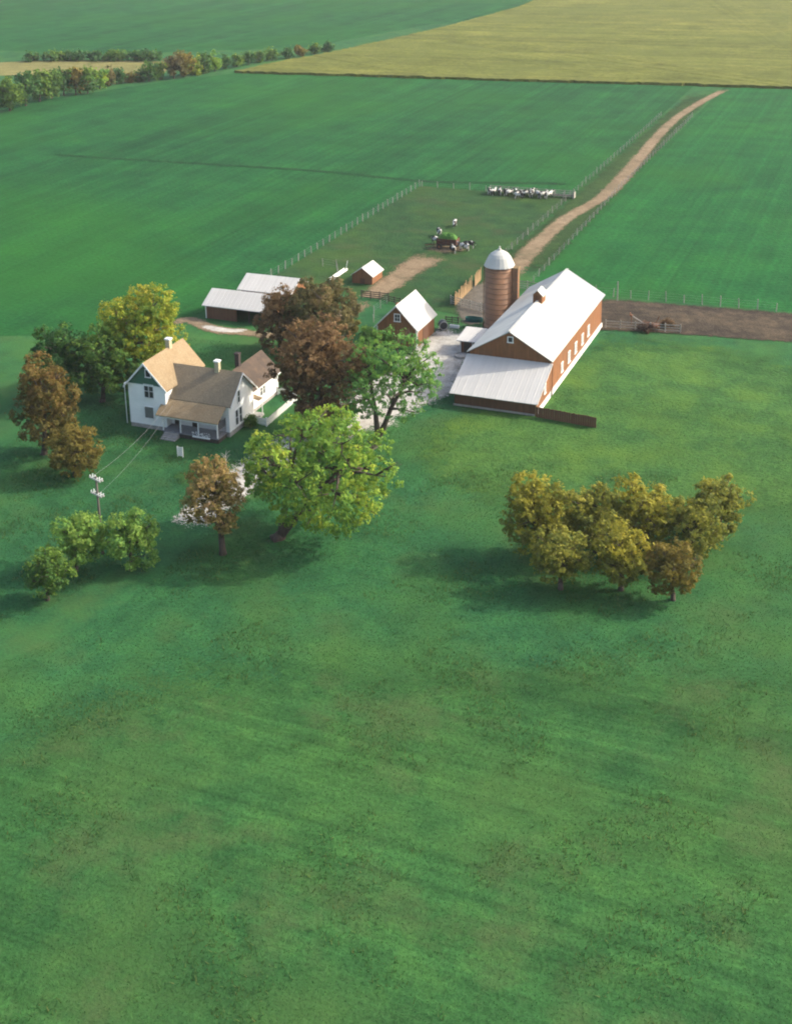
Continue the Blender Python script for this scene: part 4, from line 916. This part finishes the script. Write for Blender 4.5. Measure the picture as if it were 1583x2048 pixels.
hm.add(hv, [(j*N+i, j*N+i+1, (j+1)*N+i+1, (j+1)*N+i) for j in range(8) for i in range(N-1)])
hm.build('hay', 'hay', wg)
for x in (-12.3, -9.9):
    MB().bar((x, 69.75, .5), (x, 72.05, .5), .1, .1).build('axle', 'rust', wg)
    for y in (69.72, 72.08):
        wl = MB().tube([(x, y-.1, .5), (x, y+.1, .5)], [.5, .5], 18).build('wheel', 'rubber', wg)
        MB().tube([(x, y-.12, .5), (x, y+.12, .5)], [.26, .26], 12).build('hub', 'rust', wl)
MB().bar((-12.9, 70.9, .62), (-15.2, 70.4, .35), .1, .1).build('drawbar', 'rust', wg)

# rusty implement in the barnyard
im = thing('farm_implement', (29.0, 38.6, 0), 'rusty wheeled farm implement with long tongue in dark barnyard', 'implement')
MB().box(29.3, 31.4, 38.5, 40.0, .55, .85).build('frame', 'rust', im)
for x in (29.2, 31.5):
    m = MB()
    for k in range(20):
        a0, a1 = 2*math.pi*k/20, 2*math.pi*(k+1)/20
        m.bar((x, 39.3+.55*math.cos(a0), .55+.55*math.sin(a0)), (x, 39.3+.55*math.cos(a1), .55+.55*math.sin(a1)), .09, .05)
    for k in range(5): a0 = math.pi*k/5; m.bar((x, 39.3-.52*math.cos(a0), .55-.52*math.sin(a0)), (x, 39.3+.52*math.cos(a0), .55+.52*math.sin(a0)), .03, .03)
    m.build('wheel', 'rust', im)
MB().bar((30.3, 38.4, .7), (27.4, 40.1, 1.55), .1, .1).build('tongue', 'post', im)
MB().box(27.15, 27.55, 39.95, 40.35, 1.5, 1.62).box(27.15, 27.22, 39.95, 40.35, 1.62, 1.95).build('seat', 'rust', im)
MB().bar((27.4, 40.1, 0), (27.4, 40.1, 1.5), .08, .08).build('stand', 'rust', im)
for k in range(6): MB().bar((29.6+.3*k, 38.55, .6), (29.5+.3*k, 38.2, .05), .04, .04).build('tine', 'rust', im)
MB().bar((30.9, 40.0, .8), (31.3, 40.2, 1.8), .07, .07).build('lever', 'rust', im)

# white slatted panel on the front lawn
pn = thing('lawn_trellis', (-10.95, -22.2, 0), 'small white slatted trellis standing on the shaded front lawn', 'trellis')
for x in (-11.3, -10.62): MB().box(x, x+.07, -22.25, -22.18, 0, 1.3).build('post', 'white_paint', pn)
for k in range(7): MB().box(-11.3, -10.55, -22.29, -22.255, .2+.16*k, .27+.16*k).build('slat', 'white_paint', pn)
for k in range(4): x = -11.15+.15*k; MB().box(x, x+.05, -22.25, -22.22, .15, 1.28).build('upright', 'white_paint', pn)

# ------------------------------------------------------------------ utility pole and service wires
px_, py_ = PPOLE[0]
up_ = thing('utility_pole', (px_, py_, 0), 'wooden utility pole with two double crossarms on the left lawn', 'utility pole')
PH = 8.3
MB().tube([(px_, py_, -.3), (px_, py_, PH*.5), (px_, py_, PH)], [.16, .135, .105], 10).build('pole', 'pole_wood', up_, True)
ad = Vector((.94, -.34, 0))
for z in (PH-.25, PH-1.85):
    for s_ in (-1, 1):
        o3 = Vector((ad.y, -ad.x, 0))*(.15*s_)
        c0 = Vector((px_, py_, z))+o3
        arm = MB().bar(c0-ad*.85, c0+ad*.85, .1, .13).build('crossarm', 'arm_wood', up_)
        for q in (-.75, -.35, .35, .75):
            p = c0+ad*q; MB().lathe(p.x, p.y, [(.03, z+.06), (.03, z+.13), (.06, z+.15), (.05, z+.24), (.02, z+.27)], 8).build('insulator', 'ceramic', arm)
    MB().bar(Vector((px_, py_, z-.5)), Vector((px_, py_, z-.04))+ad*.5, .04, .04).build('brace', 'steel', up_)
def wire(label, a, b, sag):
    a, b = Vector(a), Vector(b); pts = [a.lerp(b, t/14)+Vector((0, 0, -sag*4*(t/14)*(1-t/14))) for t in range(15)]
    return tag(MB().tube(pts, .011, 5).build('service_wire', 'steel', None, org=tuple(a)), label, 'wire', 'wires from the utility pole to the house')
for i, (q, lb) in enumerate(((-.5, 'upper service wire from utility pole to the farmhouse'), (.3, 'lower service wire from utility pole to the farmhouse'))):
    wire(lb, Vector((px_, py_, PH-.1-i*1.6))+ad*q, (-15.4+.3*i, -16.5, 3.9-.4*i), .7)

# ------------------------------------------------------------------ cows
def skin_mesh(name, verts, edges, radii, root=0, sub=1):
    me = bpy.data.meshes.new(name+'_skeleton'); me.from_pydata(verts, edges, [])
    o = bpy.data.objects.new(name+'_skeleton', me); col.objects.link(o)
    o.modifiers.new('skin', 'SKIN')
    for i, r in enumerate(radii):
        sv = me.skin_vertices[0].data[i]; sv.radius = (r, r) if not isinstance(r, tuple) else r; sv.use_root = (i == root)
    s_ = o.modifiers.new('sub', 'SUBSURF'); s_.levels = sub; s_.render_levels = sub
    dg = bpy.context.evaluated_depsgraph_get(); dg.update()
    out = bpy.data.meshes.new_from_object(o.evaluated_get(dg)); out.name = name
    bpy.data.objects.remove(o); bpy.data.meshes.remove(me)
    out.polygons.foreach_set('use_smooth', [True]*len(out.polygons))
    return out
def cow_mesh(name, head_down):
    V = [(-.15, 0, 1.04), (-.62, 0, 1.10), (-.98, 0, 1.14), (.38, 0, 1.04), (.72, 0, 1.12)]
    Rr = [.36, .35, .24, .35, .26]
    E = [(0, 1), (1, 2), (0, 3), (3, 4)]
    if head_down: nk = [((.98, 0, .92), .17), ((1.18, 0, .62), .13), ((1.28, 0, .42), .12), ((1.42, 0, .22), .075)]
    else: nk = [((1.0, 0, 1.28), .17), ((1.2, 0, 1.42), .13), ((1.36, 0, 1.36), .12), ((1.6, 0, 1.18), .075)]
    p = 4
    for c, r in nk: V.append(c); Rr.append(r); E.append((p, len(V)-1)); p = len(V)-1
    hd = 6
    for s_ in (-1, 1):
        c = V[hd]; V.append((c[0]-.06, s_*.24, c[2]+.06)); Rr.append(.05); E.append((hd, len(V)-1))
        V.append((.5, .2*s_, .72)); Rr.append(.125); E.append((3, len(V)-1)); a = len(V)-1
        V.append((.52, .2*s_, .40)); Rr.append(.07); E.append((a, a+1)); V.append((.51, .2*s_, .02)); Rr.append(.06); E.append((a+1, a+2))
        V.append((-.72, .22*s_, .78)); Rr.append(.17); E.append((1, len(V)-1)); a = len(V)-1
        V.append((-.92, .21*s_, .46)); Rr.append(.075); E.append((a, a+1)); V.append((-.86, .21*s_, .02)); Rr.append(.06); E.append((a+1, a+2))
    V.append((-1.22, 0, 1.12)); Rr.append(.05); E.append((2, len(V)-1)); a = len(V)-1
    V.append((-1.27, 0, .58)); Rr.append(.035); E.append((a, a+1))
    me = skin_mesh(name, V, E, Rr); me.materials.append(MT['cow']); return me
COW = [cow_mesh('cow', False), cow_mesh('grazing_cow', True)]
def cow(x, y, ang, kind, label, group):
    o = bpy.data.objects.new('cow', COW[kind]); col.objects.link(o); o.location = (x, y, 0); o.rotation_euler = (0, 0, RAD(ang))
    s_ = random.Random(int(x*91+y*7)).uniform(.94, 1.08); o.scale = (s_, s_, s_)
    tag(o, label, 'cow', group)
ordn = ['leftmost', 'second', 'third', 'fourth', 'fifth', 'sixth', 'seventh', 'eighth', 'ninth', 'tenth', 'eleventh', 'twelfth']
rn = random.Random(12)
for k in range(12):
    lb = 'black and white cow, %s%s in the row at the feed rack' % (ordn[k], '' if k == 0 else ' from the left')
    if k == 11: lb = 'black and white cow, rightmost in the row at the feed rack'
    cow(-16.6+k*1.14+rn.uniform(-.2, .2), 112.75+rn.uniform(-.35, .25), 90+rn.uniform(-38, 38), 0 if k % 3 else 1, lb, 'cows at the feed rack')
cow(-9.6, 110.6, 12, 0, 'pale cow standing side-on in front of the feed rack row', 'cows at the feed rack')
cow(-15.3, 78.2, -60, 0, 'black and white cow walking just behind the hay wagon', 'cows near the hay wagon')
cow(-14.8, 85.4, -80, 1, 'small-looking cow farthest behind the hay wagon, alone', 'cows near the hay wagon')
cow(-13.9, 72.9, -20, 1, 'white cow feeding at the left end of the hay wagon', 'cows near the hay wagon')
cow(-9.3, 68.4, 120, 0, 'white cow feeding at the near right corner of the hay wagon', 'cows near the hay wagon')
cow(-8.0, 70.2, 165, 0, 'spotted cow feeding at the right end of the hay wagon', 'cows near the hay wagon')
cow(-7.7, 71.9, 190, 1, 'spotted cow behind the one feeding at the wagon right end', 'cows near the hay wagon')

# ------------------------------------------------------------------ trees
def foliage_mesh(name, cen, rx, rz, leaf, sparse, lobes, seed, dens=1.9):
    """leaf faces gathered in twig clumps on several overlapping lobes: uneven outline, gaps, light and dark clumps"""
    rg = np.random.default_rng(seed)
    area = 4*math.pi*(rx*rx+2*rx*rz)/3
    n = int(dens*area/(leaf*leaf*.42)*(1-.45*sparse))
    lobes = int(lobes*1.5)+2
    ph = np.arange(lobes)*2.39996+rg.uniform(0, 6); zz = np.linspace(-.85, .92, lobes)+rg.normal(0, .08, lobes)
    rr = np.sqrt(np.clip(1-zz**2*.95, .03, 1))*rg.uniform(.5, .92, lobes)
    L = np.c_[np.cos(ph)*rr*rx, np.sin(ph)*rr*rx, zz*.74*rz]
    lr = rg.uniform(.22, .42, lobes)*min(rx, rz*1.1)
    L = np.r_[L, [[0, 0, 0], [0, 0, .3*rz]]]; lr = np.r_[lr, [.5*min(rx, rz), .45*min(rx, rz)]]
    ncl = max(24, int(n/22))
    wgt = lr**2; idx = rg.choice(len(L), ncl, p=wgt/wgt.sum())
    d = rg.normal(size=(ncl, 3)); d /= np.linalg.norm(d, axis=1)[:, None]
    cc = L[idx]+d*(lr[idx]*rg.uniform(.55, 1.12, ncl)**.5)[:, None]
    if sparse:
        holes = rg.normal(size=(int(14*sparse)+1, 3))*[.5*rx, .5*rx, .5*rz]
        dist = np.min(np.linalg.norm((cc[:, None]-holes[None])/[1, 1, 1.0], axis=2), axis=1)
        k = dist > rg.uniform(.10, .26, ncl)*rx*(.6+sparse); cc, idx = cc[k], idx[k]
    ncl = len(cc)
    q = np.sqrt((cc[:, 0]/rx)**2+(cc[:, 1]/rx)**2+(cc[:, 2]/rz)**2); cc = cc/np.maximum(q/(rg.uniform(.86, 1.24, len(L))[idx]*rg.uniform(.95, 1.06, ncl)), 1)[:, None]
    per = 22
    tone_l = rg.normal(0, .12, len(L))
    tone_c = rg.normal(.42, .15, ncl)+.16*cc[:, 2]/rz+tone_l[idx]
    cr_ = rg.uniform(.30, .60, ncl)*max(.5, leaf*1.9)
    P = np.repeat(cc, per, 0)+rg.normal(size=(ncl*per, 3))*np.repeat(cr_, per)[:, None]*[.75, .75, .6]
    N = len(P); tone = np.clip(np.repeat(tone_c, per)+rg.normal(0, .12, N), 0, 1)
    outw = P-np.repeat(L[idx], per, 0); outw /= np.linalg.norm(outw, axis=1)[:, None]+1e-6
    nrm = rg.normal(size=(N, 3))*.55+outw*1.15+[0, 0, .25]; nrm /= np.linalg.norm(nrm, axis=1)[:, None]
    t = rg.normal(size=(N, 3)); t -= (t*nrm).sum(1)[:, None]*nrm; t /= np.linalg.norm(t, axis=1)[:, None]; b = np.cross(nrm, t)
    s = (leaf*rg.uniform(.4, 1.35, N))[:, None]
    v = np.stack([P-t*s*.62, P-b*s*.36+t*s*.05+nrm*s*.08, P+t*s*.62, P+b*s*.36-t*s*.05+nrm*s*.08], 1).reshape(-1, 3)
    v[:, 2] = np.maximum(v[:, 2]+cen[2], .04)-cen[2]
    me = mesh_np(name, v+np.array(cen), np.arange(N*4).reshape(N, 4))
    at = me.attributes.new('tone', 'FLOAT', 'POINT'); at.data.foreach_set('value', np.repeat(tone, 4).astype(np.float32))
    return me, L+np.array(cen), lr

def trunk_build(root, cen, rx, rz, L, fork, seed, bark='bark'):
    rn = random.Random(seed); h = cen[2]; r0 = max(.1, .055*rx+.02*h)
    m = MB(); top = Vector((cen[0], cen[1], h+rz*.35))
    fz = max(.4, (h-rz)*.9 if fork == 1 else .5)
    base = Vector((0, 0, -.15)); fk = Vector((cen[0]*.12, cen[1]*.12, fz))
    m.tube([base, base.lerp(fk, .35)+Vector((rn.uniform(-.05, .05), rn.uniform(-.05, .05), 0)), fk], [r0*1.45, r0*1.08, r0], 9)
    stems = [(top, r0*.9)] if fork == 1 else [(Vector((cen[0]*1.0-rx*.36, cen[1]*1.0-rx*.10, h+.2*rz)), r0*.8), (Vector((cen[0]+rx*.36, cen[1]+rx*.16, h+.25*rz)), r0*.75)]
    ax = []
    for e, r in stems:
        pts = [fk-Vector((0, 0, .1))]
        for k in range(1, 6): t = k/5; pts.append(fk.lerp(e, t)+Vector((rn.uniform(-.12, .12), rn.uniform(-.12, .12), 0))*rx*.18)
        m.tube(pts, [r*(1-.82*k/5) for k in range(6)], 8); ax.append(pts)
    m.build('trunk', bark, root, True, org=(0, 0, 0))
    lm = MB()
    for p in L:
        p = Vector(p); best = min((q for a in ax for q in a[1:5]), key=lambda q: (q-p).length+abs(q.z-(p.z-.8))*.6)
        mid = best.lerp(p, .5)+Vector((rn.uniform(-.2, .2), rn.uniform(-.2, .2), .15))*rx*.15
        lm.tube([best, mid, p], [r0*.38, r0*.24, r0*.08], 6)
        for k in range(3):
            e = p+Vector((rn.uniform(-1, 1), rn.uniform(-1, 1), rn.uniform(-.3, .9)))*rx*.26
            lm.tube([mid.lerp(p, .6), e], [r0*.16, r0*.04], 5)
    lm.build('limbs', bark, root, True, org=(0, 0, 0))

for i, (kind, label, group, b, c, rd, pal, n, leaf, sparse, lobes, fork) in enumerate(TREES):
    root = thing(kind, (b[0], b[1], 0), label, 'shrub' if kind == 'leafy_shrub' else 'tree', None if group == '-' else group)
    me, L, lr = foliage_mesh('crown', c, rd[0], rd[1], leaf, sparse, lobes, 100+i)
    me.materials.append(LEAF[pal]); cr_ob = bpy.data.objects.new('crown', me); col.objects.link(cr_ob); cr_ob.parent = root
    trunk_build(root, c, rd[0], rd[1], L, fork, 50+i)

# bare dead branches beside the tan maple
dt = thing('dead_sapling', (DEADTREE[0][0], DEADTREE[0][1], 0), 'bare bleached dead sapling beside the tan maple and gravel drive', 'dead tree')
rn = random.Random(21); m = MB(); m.tube([(0, 0, -.1), (.05, 0, .8), (0, .05, 1.5)], [.07, .055, .03], 6)
m.build('trunk', 'pale_bark', dt, True, org=(0, 0, 0))
m = MB()
for k in range(9): z = .5+.12*k; a = k*2.4; m.tube([(0.03, 0, z), (.35*math.cos(a), .35*math.sin(a), z+.45), (.6*math.cos(a), .6*math.sin(a), z+.6)], [.03, .02, .008], 5)
m.build('branches', 'pale_bark', dt, True, org=(0, 0, 0))

# ------------------------------------------------------------------ air
hz = bpy.data.materials.new('pale_haze'); hz.use_nodes = True; ht = hz.node_tree
ht.nodes.remove(ht.nodes['Principled BSDF'])
vol = ht.nodes.new('ShaderNodeVolumePrincipled'); vol.inputs['Color'].default_value = (.93, .96, .95, 1)
vol.inputs['Density'].default_value = HAZE; vol.inputs['Anisotropy'].default_value = .2
ht.links.new(vol.outputs[0], ht.nodes['Material Output'].inputs['Volume'])
if HAZE > 0:
    hb = MB().box(-2600, 2600, -420, 4100, -1.2, 64).build('haze', hz); hb['kind'] = 'stuff'

bpy.context.view_layer.update()
